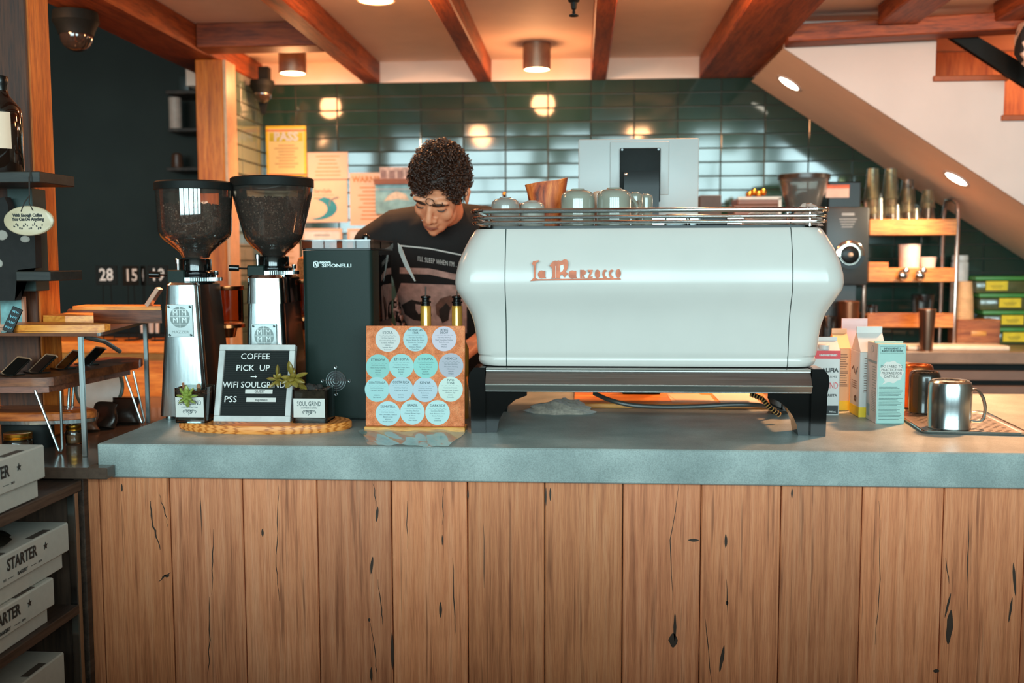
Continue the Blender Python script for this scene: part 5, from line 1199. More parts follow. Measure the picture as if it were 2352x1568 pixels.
# boards lying on the stand
def slab(name, label, pts, z0, z1, m, grp=None, cat='board'):
    b = B(); b.prism(pts, z0, z1, 'z'); bmesh.ops.bevel(b.bm, geom=[e for e in b.bm.edges if e.calc_face_angle(0) > .9], offset=min(.008, (z1-z0)*.42), segments=3, affect='EDGES'); return tag(obj(name, b, m), label, cat, grp)
def at(px, Y): return (PX(px, Y, 740), Y)
board_m = wood('golden_bark_wood', '#b9641c', '#ea943a', '#f4ae5c', 'x', 16, 8, .4)
slab('live_edge_board', 'long pale live-edge board with a blunt tip, lying on the display stand', [at(18, 2.47), at(60, 2.45), at(150, 2.457), at(215, 2.47), at(240, 2.48), at(252, 2.495), at(254, 2.51), at(246, 2.525), at(225, 2.54), at(150, 2.57), at(20, 2.56)], za+.0005, za+.0165, board_m, 'live-edge boards on the display stand')
slab('live_edge_board', 'second live-edge board behind the blunt-tipped one', [(xp_+.004, 2.63), at(150, 2.60), at(215, 2.62), at(215, 2.76), (xp_+.004, 2.76)], za+.0005, za+.031, board_m, 'live-edge boards on the display stand')
slab('walnut_riser_board', 'thick walnut riser board with a golden top edge, above the number cards', [at(155, 2.78), at(372, 2.78), at(372, 2.90), at(200, 2.90), at(160, 2.86)], za+.0005, za+.037, walnut)
slab('live_edge_board', 'thin golden board lying on top of the walnut riser board', [at(168, 2.785), at(370, 2.79), at(370, 2.89), at(200, 2.89)], za+.0375, za+.0485, board_m, 'live-edge boards on the display stand')
# scraper / acrylic stand leaning on the riser
p = P(340, 703, 2.80); b = B(); b.box(-.006, .006, -.015, .015, 0, .062, .001, 1, M=Matrix.Translation((p.x, 2.80, za+.049)) @ Matrix.Rotation(.62, 4, 'Y')); tag(obj('card_holder', b, M('clear_pink_acrylic', '#c99a84', .1, 0, .1, 30, coat=1)), 'small slanted acrylic card holder on the thin golden board', 'card holder')
# middle walnut board on hairpin legs
Zm0, Zm1 = P(110, 888, 2.44).z, P(110, 868, 2.44).z
t = thing('hairpin_board', 'thick rounded walnut board raised on steel hairpin legs', 'display riser', (PX(110, 2.44, 880), 2.44, LZ))
ox = t.location.x; oy = 2.44
def atm(px, Y): return (PX(px, Y, 880)-ox, Y-oy)
b = B(); b.prism([atm(-160, 2.44), atm(70, 2.44), atm(100, 2.445), atm(123, 2.46), atm(318, 2.86), atm(330, 2.95), atm(300, 2.98), (xp_-ox, 2.98-oy), (xp_-ox, 2.61-oy), atm(-160, 2.61)], Zm0-LZ, Zm1-LZ, 'z'); bmesh.ops.bevel(b.bm, geom=[e for e in b.bm.edges if e.calc_face_angle(0) > .9], offset=.006, segments=3, affect='EDGES'); obj('board', b, walnut, t)
b = B(); b.prism([atm(-160, 2.45), atm(70, 2.45), atm(112, 2.465), atm(300, 2.86), atm(300, 2.95), (xp_-ox, 2.95-oy), (xp_-ox, 2.61-oy), atm(-160, 2.61)], Zm0-LZ-.018, Zm0-LZ-.0005, 'z'); obj('under_board', b, wood('red_walnut', '#4a2418', '#7d4530', '#955a40', 'x', 18, 12, .45), t)
def hairpin(pa, pb, pt, Y):
    z = Zm0-LZ-.012; b = B(); A_, B_ = atm(pa, Y), atm(pb, Y); T_ = atm(pt, Y); r = .006
    b.tube([(A_[0], A_[1], z), (T_[0]-r, T_[1], r*2.1), (T_[0]-r*.5, T_[1], r*.95), (T_[0]+r*.3, T_[1], r*.9), (T_[0]+r*.9, T_[1], r*2.1), (B_[0], B_[1], z)], .0036, 8); obj('hairpin_leg', b, alu, t)
hairpin(80, 138, 132, 2.455); hairpin(285, 307, 325, 2.90); hairpin(160, 170, 152, 2.62)
# lower round board with metal rim, sitting on the counter
Zl = P(110, 942, 2.62).z
t = thing('round_serving_board', 'round red-brown serving board with a metal rim, under the hairpin board', 'board', (PX(62, 2.54, 940), 2.54, LZ))
b = B(); b.lathe([(.185, Zl-LZ-.006), (.190, Zl-LZ-.004), (.190, Zl-LZ+.012), (.18, Zl-LZ+.016), (0, Zl-LZ+.016)], seg=56, sy=.37); obj('wooden_top', b, wood('red_brown_round', '#7a3414', '#b05a24', '#c77434', 'x', 12, 10, .35, .3), t)
b = B(); b.lathe([(.180, Zl-LZ-.016), (.186, Zl-LZ-.015), (.186, Zl-LZ-.006), (.180, Zl-LZ-.006)], seg=56, sy=.37); obj('metal_rim', b, steel, t)
b = B(); b.lathe([(.07, 0), (.07, Zl-LZ-.016), (0, Zl-LZ-.016)], seg=24, sy=.6); obj('pedestal', b, blackm, t)
# leaning black price holders on the hairpin board
zt_ = Zm1+.0005
holder_l = ['black price holder on the hairpin board at the very left', 'black price holder second from the left on the hairpin board', 'black price holder third from the left on the hairpin board', 'black price holder at the right end of the row, tilted furthest back']
for i, (px, Y, w_, h_) in enumerate(((12, 2.50, .075, .062), (74, 2.55, .06, .066), (135, 2.64, .055, .07), (190, 2.74, .055, .07))):
    t = thing('price_holder', holder_l[i], 'sign holder', (PX(px, Y, 840), Y, zt_), math.radians(-38), 'black price holders on the hairpin board')
    b = B(); Mh = Matrix.Rotation(-.85, 4, 'X'); b.box(-w_/2, w_/2, 0, .006, 0.003, h_, .0015, 1, M=Mh); obj('panel', b, blackg, t)
    b = B(); b.box(-w_/2-.001, w_/2+.001, -.001, .007, h_, h_+.003, 0, 1, M=Mh); b.box(-w_/2-.0025, -w_/2-.0002, -.001, .007, .003, h_, 0, 1, M=Mh); obj('bright_edge', b, M('tan_edge', '#c09070', .3, .3), t)
    b = B(); b.box(-w_/2, w_/2, -.012, .035, 0, .003); obj('foot', b, blackg, t)
# small black tilted price board and pink-framed picture on the stand
p = P(14, 725, 2.44); t = thing('price_board', 'black tilted price board with pale blue writing at the left edge', 'sign', (p.x, 2.44, za+.0005))
Mh = Matrix.Rotation(.38, 4, 'Y') @ Matrix.Rotation(-.2, 4, 'X'); b = B(); b.box(-.014, .014, 0, .004, 0, .066, .001, 1, M=Mh); obj('panel', b, blackp, t)
b = B(); random.seed(6)
for k in range(4): b.tube([(-.009+.018*i/12, -.0006, .054-.014*k+.0035*math.sin(i*2.1+k)) for i in range(13)], .0009, 5, M=Mh)
obj('price_lettering', b, M('pale_blue_chalk', '#7fb8c4', .6), t)
p = P(25, 725, 2.59); t = thing('picture_frame', 'pink wooden frame around a teal picture, behind the price board', 'picture frame', (p.x, 2.59, za+.0005))
b = B(); w_, h_ = .078, .083
for (a, c_, d, e) in ((-w_/2, w_/2, 0, .008), (-w_/2, w_/2, h_-.008, h_), (-w_/2, -w_/2+.008, .008, h_-.008), (w_/2-.008, w_/2, .008, h_-.008)): b.box(a, c_, 0, .01, d, e)
obj('frame', b, M('pink_wood', '#c08a70', .5), t)
b = B(); b.box(-w_/2+.008, w_/2-.008, .004, .008, .008, h_-.008); obj('picture', b, M('teal_picture', '#6f9a9a', .5, 0, .3, 40), t)
# jars, pouches, clear tray on the lower counter
def jar(px, py, R_, h_, label):
    p = Q(px, py, LZ); t = thing('glass_jar', label, 'jar', (p.x, p.y+R_, LZ), 0, 'glass jars with gold lids')
    b = B(); b.lathe([(R_*.92, 0.001), (R_, .006), (R_, h_*.62), (R_*.9, h_*.72)], seg=32, cap=False); obj('glass', b, clear, t)
    b = B(); b.lathe([(R_*.86, .004), (R_*.93, .008), (R_*.93, h_*.5), (0, h_*.5)], seg=28); obj('contents', b, M('amber_contents', '#6e4a2c', .5), t)
    b = B(); b.lathe([(R_*.93, h_*.72), (R_*.97, h_*.73), (R_*.97, h_*.78), (R_*.90, h_*.80), (R_*.93, h_*.84), (R_*.96, h_*.86), (R_*.96, h_), (R_*.86, h_+.001), (0, h_-.001)], seg=36); obj('lid', b, brass, t)
jar(162, 1022, .0225, .052, 'small glass jar with a gold lid behind the front aluminium leg')
jar(25, 1048, .036, .055, 'glass jar with a gold lid at the left edge, above the bakery box')
pouch_m = M('dark_foil_pouch', '#2a1d16', .28, .2, .3, 40, bmp=.3, bs=60)
def pouch(px, py, w_, d_, h_, rz, label, seed, m=pouch_m):
    p = Q(px, py, LZ); b = B(); random.seed(seed); rings = []
    for i in range(9):
        f = i/8; s = (1-.1*f) if f < .7 else (1-.07)*(1-.1*(f-.7)); dp = (1-f)**.6*1.0+.06
        rings.append([(w_/2*s*math.copysign(abs(math.cos(a))**.6, math.cos(a))+.004*math.sin(7*f+seed), d_/2*dp*math.sin(a)*(1+.2*math.sin(3*a+i+seed)), h_*f+.004*math.sin(2*a+seed)*f) for a in [2*PI*j/24 for j in range(24)]])
    b.loft(rings); o = obj('coffee_pouch', b, m, loc=(p.x, p.y, LZ+.004)); o.rotation_euler = (-.35, 0, rz); return tag(o, label, 'pouch', 'dark pouches on the pastry counter')
pouch(195, 992, .075, .035, .05, .3, 'brown pouch lying just right of the front aluminium leg, lowest of the three', 2, M('brown_foil_pouch', '#6b4430', .3, .2, .3, 40, bmp=.3, bs=60))
pouch(235, 985, .085, .04, .075, -.2, 'black pouch in the middle between the two aluminium legs', 5)
pouch(285, 975, .085, .04, .078, .25, 'black pouch nearest the rear aluminium leg', 8)
t = thing('blue_cake_dome', 'pale blue clear disc with a dark teal rim leaning behind the pouches', 'plate', (PX(222, 3.02, 890), 3.02, LZ+.02))
b = B(); Mh = Matrix.Rotation(-.25, 4, 'X'); R_ = .075; b.lathe([(R_, -.003), (R_, .003), (0, .003)], seg=40, M=Mh @ Matrix.Translation((0, 0, R_)) @ Matrix.Rotation(PI/2, 4, 'X')); obj('disc', b, M('pale_blue_plastic', '#a9bfc4', .25, 0, .08, 20), t)
b = B(); b.tube([(R_*math.cos(a), 0, R_+R_*math.sin(a)) for a in [2*PI*i/40 for i in range(40)]], .006, 8, True, M=Mh); obj('rim', b, M('dark_teal_rubber', '#2c4442', .4), t)
# ---- back-left counter with number cards and cups
YK = 4.15; zk = PZ(785, YK, 300)
b = B(); b.box(-3.4, XR-.06, YK, 4.48, zk-.05, zk, .004, 1); b.box(-3.35, XR-.09, YK+.03, 4.47, 0, zk-.051); tag(obj('orange_side_counter', b, orange_w), 'orange wooden counter in the back left, behind the display boards', 'counter')
def card(px, py, wpx, hpx, num, rz, Y, label, m='white'):
    c = P(px, py, Y); w_, h_ = wpx/F*Y/max(.3, abs(math.cos(rz))), hpx/F*Y
    t = thing('number_card', label, 'number card', (c.x, Y, zk), rz, 'table number cards on wire stands')
    zc = c.z-zk
    b = B(); b.box(-w_/2, w_/2, 0, .006, zc-h_/2, zc+h_/2, .001, 1); obj('card', b, blackm, t)
    b = B(); b.text(num, .075, (0, -.0006, zc), .0003, .0015, sx=.85); obj('number', b, M('card_white', '#cfcac4', .6), t)
    for sx in (-.25, .25):
        b = B(); b.tube([(sx*w_, .003, 0), (sx*w_*.7, .003, zc-h_/2)], .0022, 6); obj('wire_leg', b, blackm, t)
    b = B(); b.lathe([(.03, 0), (.03, .004), (0, .004)], seg=16, sx=1.3); obj('base', b, blackm, t)
card(244, 632, 52, 46, '28', 0, 4.20, 'black number card reading 28')
card(301, 633, 24, 46, '15', .95, 4.24, 'narrow angled number card just right of number 28', 'w')
card(328, 633, 24, 46, '4', -.9, 4.31, 'angled number card half behind the number 19', 'w')
card(362, 632, 50, 46, '19', .0, 4.22, 'black number card partly behind the left grinder lever')
# low black box with cups on the counter
b = B(); b.box(PX(240, 4.32), PX(375, 4.32), 4.38, 4.42, zk, zk+.02, .002, 1); b.box(PX(235, 4.45, 700), PX(330, 4.45, 700), 4.4205, 4.475, zk, P(280, 735, 4.45).z, .004, 1); t = tag(obj('till_box', b, blackm), 'dark box on the orange counter below the number cards', 'box')
b = B()
for px, py in ((287, 740), (289, 770)): p = P(px, py, 4.418); b.ball((p.x, 4.418, p.z), .007, 12, 8)
obj('knob', b, M('cream_knob', '#e5c9a4', .3), t)
for i, (a, c_, y0, y1) in enumerate(((322, 333, 734, 775), (341, 354, 734, 775), (356, 366, 737, 775))):
    Y = 4.40; x0, x1 = PX(a, Y, 750), PX(c_, Y, 750)
    b = B(); b.lathe([((x1-x0)/2*.8, 0), ((x1-x0)/2, PZ(y0, Y)-zk-.0205), ((x1-x0)/2*.9, PZ(y0, Y)-zk-.0205), (0, .01)], seg=20); tag(obj('paper_cup_stack', b, M('pinkish_white_paper', '#e6cdbd', .6), loc=((x0+x1)/2, Y, zk+.0205)), ['leftmost white cup stack on the orange back counter', 'middle white cup stack on the orange back counter', 'right white cup stack beside the left grinder'][i], 'cups', 'white cup stacks in the back left')
# ---- dark wall niche with small shelves beside the rear post
for i, (px0, px1, py, lb) in enumerate(((383, 452, 207, 'highest small dark shelf on the black wall'), (386, 452, 294, 'middle small dark shelf on the black wall, under the pale candle'), (380, 455, 384, 'lowest small dark shelf on the black wall'))):
    Y = 5.75; b = B(); x0, x1 = PX(px0, Y, 300), PX(px1+8, Y, 300); z = PZ(py, Y, 420); b.box(x0, x1, Y, 5.998, z-.02, z, .002, 1); tag(obj('wall_shelf', b, dark_w), lb, 'shelf', 'small dark shelves on the black wall')
    if i == 1: b = B(); zz1 = PZ(221, Y, 400); b.lathe([(.034, 0), (.036, .003), (.036, zz1-z), (0, zz1-z)], seg=24); tag(obj('pillar_candle', b, M('pale_pink_wax', '#cfae9c', .5), loc=(PX(404, Y+.06, 300), Y+.06, z)), 'pale cylindrical tin on the middle dark wall shelf', 'canister')
    if i == 0: b = B(); b.box(-.03, .03, -.03, .03, 0, .09, .004); tag(obj('dark_canister', b, M('slate_tin', '#3d423f', .4), loc=(PX(430, Y+.08, 300), Y+.08, z)), 'dark slate canister on the highest wall shelf', 'canister')
    if i == 2: b = B(); b.lathe([(.03, 0), (.034, .01), (.030, .08), (.02, .09), (0, .09)], seg=20); tag(obj('brown_jar', b, M('brown_ceramic', '#5a3420', .4), loc=(PX(405, Y+.08, 300), Y+.08, z)), 'small brown jar on the lowest dark wall shelf', 'jar')

# ================================================================ BACK WALL AND BACK COUNTER
YW = YB-.0085
def sheet(name, px0, px1, py0, py1, label, m, frame=None, grp='notices pinned to the tiled wall', fw=.012, y=None):
    y = y or YW
    a, c = P(px0, py0, y), P(px1, py1, y); w_, h_ = c.x-a.x, a.z-c.z
    t = thing(name, label, 'notice', ((a.x+c.x)/2, y, c.z), 0, grp)
    b = B(); b.box(-w_/2, w_/2, -.002, 0, 0, h_); obj('sheet', b, m, t)
    if frame:
        b = B()
        for (e, f, g, h) in ((-w_/2, w_/2, 0, fw), (-w_/2, w_/2, h_-fw, h_), (-w_/2, -w_/2+fw, fw, h_-fw), (w_/2-fw, w_/2, fw, h_-fw)): b.box(e, f, -.004, -.002, g, h)
        obj('border', b, frame, t)
    return t, w_, h_
def lines(t, w_, h_, z0, z1, n, m, k=.36):
    b = B(); random.seed(n)
    for i in range(n): z = z0+(z1-z0)*i/max(1, n-1); u = w_*k*random.uniform(.6, 1); b.box(-u, u, -.0026, -.002, z-.003, z+.003)
    obj('print_lines', b, m, t)
tanink = M('tan_ink', '#b98a5c', .6)
t, w_, h_ = sheet('health_placard', 611, 705, 290, 406, 'yellow health placard headed PASS, highest of the pinned papers', M('pale_yellow_card', '#dcbf7c', .6, 0, .03, 10), M('bright_yellow_border', '#e0b414', .5))
b = B(); b.box(-w_/2+.018, w_/2-.018, -.003, -.002, h_*.70, h_*.87); gb = obj('green_band', b, M('olive_green_band', '#b5a31c', .5), t)
b = B(); b.text('PASS', .062, (0, -.0034, h_*.785), .0003, .0025); obj('pass_lettering', b, white, gb)
b = B(); b.box(-w_/2, w_/2, -.005, -.0042, h_*.90, h_*.925); b.box(-w_/2, w_/2, -.005, -.0042, h_*.03, h_*.06); obj('red_stripe', b, M('red_stripe', '#c8481c', .5), t)
lines(t, w_, h_, h_*.2, h_*.62, 8, tanink, .3)
t, w_, h_ = sheet('permit_sheet', 706, 800, 350, 411, 'blank-looking cream permit right of the PASS placard', cream); lines(t, w_, h_, h_*.15, h_*.85, 6, tanink, .34)
t, w_, h_ = sheet('certificate', 685, 799, 414, 510, 'cream certificate with a big teal swoosh', cream)
b = B(); ar = [PI*.9-i*.16 for i in range(14)]
b.prism([(-.035+.10*math.cos(a)*1.1, .075+.062*math.sin(a)) for a in [1.2-i*.19 for i in range(16)]]+[(-.06+.075*math.cos(a)*1.1, .07+.05*math.sin(a)) for a in [1.2-i*.19 for i in range(15, -1, -1)]], -.003, -.002); obj('teal_swoosh', b, M('teal_print', '#1f7f8c', .5), t)
b = B(); b.text('ServSafe', .028, (.0, -.0026, h_*.74), .0003, .0004); b.box(-.06, .06, -.0026, -.002, h_*.64, h_*.65); b.box(-.05, .04, -.0026, -.002, h_*.56, h_*.58); obj('certificate_print', b, M('dull_red_ink', '#a8684a', .6), t)
b = B(); b.tube([(.085+.05*math.cos(a), -.0025, .095+.035*math.sin(a)) for a in [1.6+i*.2 for i in range(10)]], .004, 6); obj('grey_swoosh', b, greyink, t)
t, w_, h_ = sheet('warning_sign', 803, 905, 397, 517, 'cream notice headed WARNING, beside the barista', cream)
b = B(); b.text('WARNING', .042, (-.005, -.0026, h_*.87), .0003, .0012, sx=.95); obj('warning_lettering', b, M('ochre_ink', '#b5702c', .6), t); lines(t, w_, h_, h_*.12, h_*.72, 9, M('ochre_ink', '#b5702c'), .33)
t, w_, h_ = sheet('landscape_photo', 862, 960, 424, 490, 'photograph of a pale mountain ridge in teal surroundings', M('teal_photo', '#7fa8a8', .4, 0, .5, 14), y=YW-.006)
b = B(); b.prism([(-w_*.2, h_*.62), (0, h_*.78), (w_*.22, h_*.66), (w_*.3, h_*.45), (0, h_*.5), (-w_*.3, h_*.42)], -.003, -.002); obj('pale_ridge', b, M('pale_rock_print', '#d9c2a8', .6, 0, .3, 60), t)
b = B(); b.box(-w_/2, w_/2, -.003, -.002, h_*.82, h_*.86); obj('white_band', b, white, t)
b = B(); b.box(-w_/2, w_/2, -.03, .005, h_, h_+.028); obj('wood_hanger', b, M('brown_hanger', '#8a4a24', .5), t)
t, w_, h_ = sheet('photo_strip', 872, 950, 384, 412, 'strip of small pictures above the mountain photograph', M('reddish_white_print', '#c9a898', .5, 0, .5, 30), y=YW-.004)
b = B()
for k in range(4): b.box(-w_/2+w_*(.25*k+.03), -w_/2+w_*(.25*k+.20), -.003, -.002, h_*.1, h_*.75)
obj('small_pictures', b, M('grey_rose_print', '#8d6a60', .5, 0, .3, 50), t)
t, w_, h_ = sheet('lower_sheet', 694, 787, 525, 600, 'pale bordered sheet just above the black grinder lid', M('lilac_white_paper', '#d6cfc8', .5), cream)
lines(t, w_, h_, h_*.3, h_*.8, 4, greyink, .3)
t, w_, h_ = sheet('lower_sheet', 798, 880, 525, 600, 'pale bordered sheet hidden behind the barista shoulder', _mc['lilac_white_paper'], cream)
t, w_, h_ = sheet('taped_sheet', 640, 690, 560, 645, 'small white sheet between the two grinders', cream); lines(t, w_, h_, h_*.3, h_*.8, 4, tanink, .3)
# brown coffee sack top between grinder and black tower
b = B(); p = P(680, 605, 3.0)
b.loft([[(.034*s*math.copysign(abs(math.cos(a))**.6, math.cos(a)), .03*s*math.copysign(abs(math.sin(a))**.6, math.sin(a)), z) for a in [2*PI*i/20 for i in range(20)]] for s, z in ((.9, 0), (1, .02), (1, p.z-CZ), (.9, p.z-CZ+.015), (.55, p.z-CZ+.022))])
tag(obj('bristle_brush', b, M('tan_bristles', '#b5733c', .9, 0, .4, 150, bmp=.8), loc=(p.x, 3.14, CZ)), 'tall tan bristle brush standing between the right grinder and the black tower', 'brush')
# back counter
b = B(); YC_ = 4.62; ZC2 = PZ(808, YC_, 2200)
b.box(-1.5, 2.95, YC_, YB-.01, ZC2-.055, ZC2, .004, 1); tag(obj('back_countertop', b, stone2), 'warm grey stone countertop along the tiled back wall', 'countertop')
t = thing('back_cabinet', 'dark back-bar cabinet with long drawer fronts under the rear counter', 'cabinet', (1.4, YC_+.03, 0))
b = B(); b.box(-2.8, 1.5, .03, .53, 0, ZC2-.056); obj('carcass', b, blackm, t)
for k, (y0, y1) in enumerate(((851, 873), (886, 930), (940, 1000))):
    for j in range(3):
        b = B(); x0 = -.4+1.1*j; b.box(x0, x0+1.095, 0, .03, PZ(y1, YC_+.03, 2200), PZ(y0, YC_+.03, 2200), .002, 1); obj('drawer', b, M('grey_drawer_front', '#6c5a50', .45, 0, .08, 10), t)
# white trim tray on it
b = B(); x0, x1 = PX(2078, 4.75, 785), PX(2310, 4.75, 785); b.box(x0, x1, 4.70, 4.845, ZC2, ZC2+.02, .005, 2); tag(obj('white_cutting_board', b, M('ivory_plastic', '#ecd6bd', .4)), 'long ivory cutting board on the back counter', 'cutting board')
# shelf rack of bent tube with three wooden shelves
YR = 4.95; zr = lambda py: PZ(py, YR, 2090)
xr0, xr1 = PX(1974, YR, 600), PX(2181, YR, 600)
t = thing('tube_shelf_rack', 'bent metal tube rack with three orange wooden shelves on the back counter', 'shelf', ((xr0+xr1)/2, YR, ZC2))
hw2 = (xr1-xr0)/2
for s in (-1, 1):
    b = B(); zt2 = zr(459)-ZC2
    b.tube([(s*hw2, -.09, 0), (s*hw2, -.09, zt2-.06), (s*hw2, -.075, zt2-.02), (s*(hw2-.01), -.03, zt2), (s*(hw2-.01), .04, zt2), (s*hw2, .085, zt2-.03), (s*hw2, .1, zt2-.08), (s*hw2, .1, 0)], .0095, 10); obj('tube_side', b, M('pinkish_steel', '#c9b0a4', .2, .9), t)
shelf_w = wood('orange_oak', '#a8541c', '#d8853c', '#e69c54', 'x', 16, 9, .4)  # plain orange oak for the rack shelves, not emissive
for y0, y1 in ((505, 541), (614, 646), (716, 748)):
    b = B(); zt3, zb3 = zr(y0)-ZC2, zr(y1)-ZC2; b.box(-hw2+.012, hw2-.012, -.10, .10, zb3+.03, zt3-.008, .002, 1); b.box(-hw2+.012, hw2-.012, -.115, -.10, zb3, zt3, .002, 1); obj('shelf_board', b, shelf_w, t)
zsh = [zr(505)-.0075, zr(614)-.0075, zr(716)-.0075]
# cup stacks on its top shelf
tumb = glass('olive_clear_cup', '#f6f0cc', 3.2, .22, .06); tumb2 = glass('pale_clear_cup', '#faf7f2', 3.2, .22)
def cupstack(px, w_px, pytop, label, n, Y=YR-.03, mat=None):
    x = PX(px, Y, 450); r = w_px/2/F*Y; h_ = PZ(pytop, Y, px)-zsh[0]
    t = thing('clear_cup_stack', label, 'cups', (x, Y, zsh[0]), 0, 'stacks of clear cups on the rack')
    for i in range(n):
        z0 = h_*.30*i/max(1, n-1)*2 if n > 1 else 0; z0 = i*(h_*.42/max(1, n-1)); hh = h_-.42*h_ if n > 1 else h_
        b = B(); b.lathe([(r, z0), (r*1.03, z0+.003), (r*.98, z0+.006), (r*.70, z0+hh), (0, z0+hh)], seg=24, cap=False); obj('cup', b, (mat or (tumb if i % 2 else tumb2)), t)
cupstack(2003, 34, 387, 'tallest clear cup stack at the left end of the rack', 4)
cupstack(2045, 36, 387, 'second clear cup stack from the left, as tall as its neighbour', 4)
cupstack(2084, 36, 413, 'third clear cup stack, shorter and yellowish', 3)
cupstack(2131, 34, 436, 'shortest clear cup stack, at the right end of the rack', 2)
for i, (px, w_px, pyt) in enumerate(((2060, 22, 470), (2104, 24, 478), (2022, 18, 455))):
    cupstack(px, w_px, pyt, ['small yellow-tinted cup between the second and third tall stacks', 'small yellow-tinted cup in front of the shortest stack', 'small clear cup between the two tallest stacks'][i], 1, YR-.045, tumb)
def cyl(name, label, cat, px0, px1, pytop, Y, z0, m, taper=.82, grp=None, rim=True):
    x0, x1 = PX(px0, Y, 600), PX(px1, Y, 600); r = (x1-x0)/2; h_ = PZ(pytop, Y, px0)-z0
    b = B(); pr = [(r*taper, 0), (r*taper+(r-r*taper)*.95, h_*.95)]
    if rim: pr += [(r*1.03, h_*.955), (r*1.03, h_*.99)]
    pr += [(r*.94, h_), (r*.90, h_*.97), (0, h_*.6)]
    b.lathe(pr, seg=28); return tag(obj(name, b, m, loc=((x0+x1)/2, Y, z0)), label, cat, grp)
pcup = M('warm_white_cup', '#ecd0bf', .5)
cyl('paper_cup', 'tall white cup stack on the middle rack shelf', 'cups', 2064, 2113, 561, YR-.02, zsh[1], pcup, .9)
cyl('paper_cup', 'low white bowl cup right of the tall stack on the middle shelf', 'cups', 2112, 2150, 590, YR-.02, zsh[1], pcup, .85)
b = B(); x0, x1 = PX(1994, YR-.08, 600), PX(2040, YR-.08, 600); b.box(x0, x1, YR-.09, YR-.01, zsh[1], PZ(602, YR-.09, 2000), .002, 1); tag(obj('wooden_tea_box', b, shelf_w), 'little wooden box at the left of the middle rack shelf', 'box')
cyl('plastic_beaker', 'translucent grey beaker on the lowest rack shelf', 'cup', 2096, 2148, 676, YR-.02, zsh[2], glass('grey_beaker', '#cfc8c4', 1.4, .2), .85)
cyl('glass_tumbler', 'short clear tumbler at the left of the lowest rack shelf', 'cup', 1992, 2020, 700, YR-.02, zsh[2], glass('grey_beaker'), .9)
for i, px in enumerate((2073, 2113)):
    p = P(px, 632, YR-.14); t = thing('chrome_knob', ['left chrome ball hook on the front of the middle rack shelf', 'right chrome ball hook on the front of the middle rack shelf'][i], 'hook', tuple(p), 0, 'chrome hooks on the rack')
    b = B(); b.ball((0, 0, 0), (.024, .018, .026), 18, 12); b.ball((.012, -.008, .022), (.018, .014, .014), 14, 10); obj('ball', b, chrome, t); b = B(); b.tube([(0, .0, 0), (0, .022, .004)], .006, 8); obj('stem', b, chrome, t)
# shaker tumbler, cup stacks, crate, green containers
cyl('metal_shaker', 'copper-toned metal shaker standing on the back counter edge', 'shaker', 2114, 2153, 709, 4.665, ZC2, M('warm_shaker_steel', '#b08a74', .22, .95, .1, 30), .74)
Yp = 4.94
b = B(); x0, x1 = PX(2188, Yp, 750), PX(2286, Yp, 750); zc0 = PZ(732, Yp, 2230)
b.box(x0, x1, Yp-.06, Yp+.06, ZC2, zc0, .003, 1); b.box(x0+.015, x1-.015, Yp-.062, Yp-.058, ZC2+.018, zc0-.02); t = tag(obj('wooden_crate', b, wood('red_crate_wood', '#6e3318', '#a85c30', '#c27844', 'x', 14, 8, .5)), 'reddish wooden crate carrying a paper cup stack on the back counter', 'crate')
b = B(); b.box((x0+x1)/2-.035, (x0+x1)/2+.035, Yp-.064, Yp-.060, (ZC2+zc0)/2-.012, (ZC2+zc0)/2+.012, .002); obj('label_plate', b, oak, t)
b = B(); x = PX(2213, Yp, 700); r = 22/F*Yp; h_ = PZ(646, Yp, 2213)-zc0; pr = [(r*1.0, 0)]
for k in range(9): z0 = k*.012; pr += [(r*(1-.012*k), z0), (r*(1.02-.012*k), z0+.004), (r*(1-.012*k)*.97, z0+.010)]
pr += [(r*.74, h_), (0, h_)]; b.lathe(pr, seg=28); tag(obj('paper_cup_stack', b, M('tan_paper_cup', '#dba877', .6), loc=(x, Yp, zc0)), 'upside-down tan paper cup stack on the wooden crate', 'cups')
b = B(); x = PX(2200, Yp+.1, 650); r = 19/F*4.95; z1 = PZ(586, 4.95, 2200)-ZC2; b.lathe([(r*1.0, 0), (r*.98, z1-.035), (r*.8, z1-.03), (r*.95, z1-.025), (r*.9, z1), (0, z1)], seg=24); tag(obj('lid_tube', b, M('white_tube', '#e0d2c6', .4), loc=(PX(2203, 5.10, 650), 5.10, ZC2)), 'tall white tube of cup lids behind the crate', 'cups')
green = glass('green_box_plastic', '#7d9460', 1.2); glid = M('green_lid', '#4c8a3c', .4, 0, .1, 20); yl_ = M('yellow_label', '#f0c81c', .5)
Yg = 5.016; gl = ['lowest green container of the stack at the right edge', 'second green container from the bottom of the stack', 'third green container from the bottom of the stack', 'topmost green container of the stack']
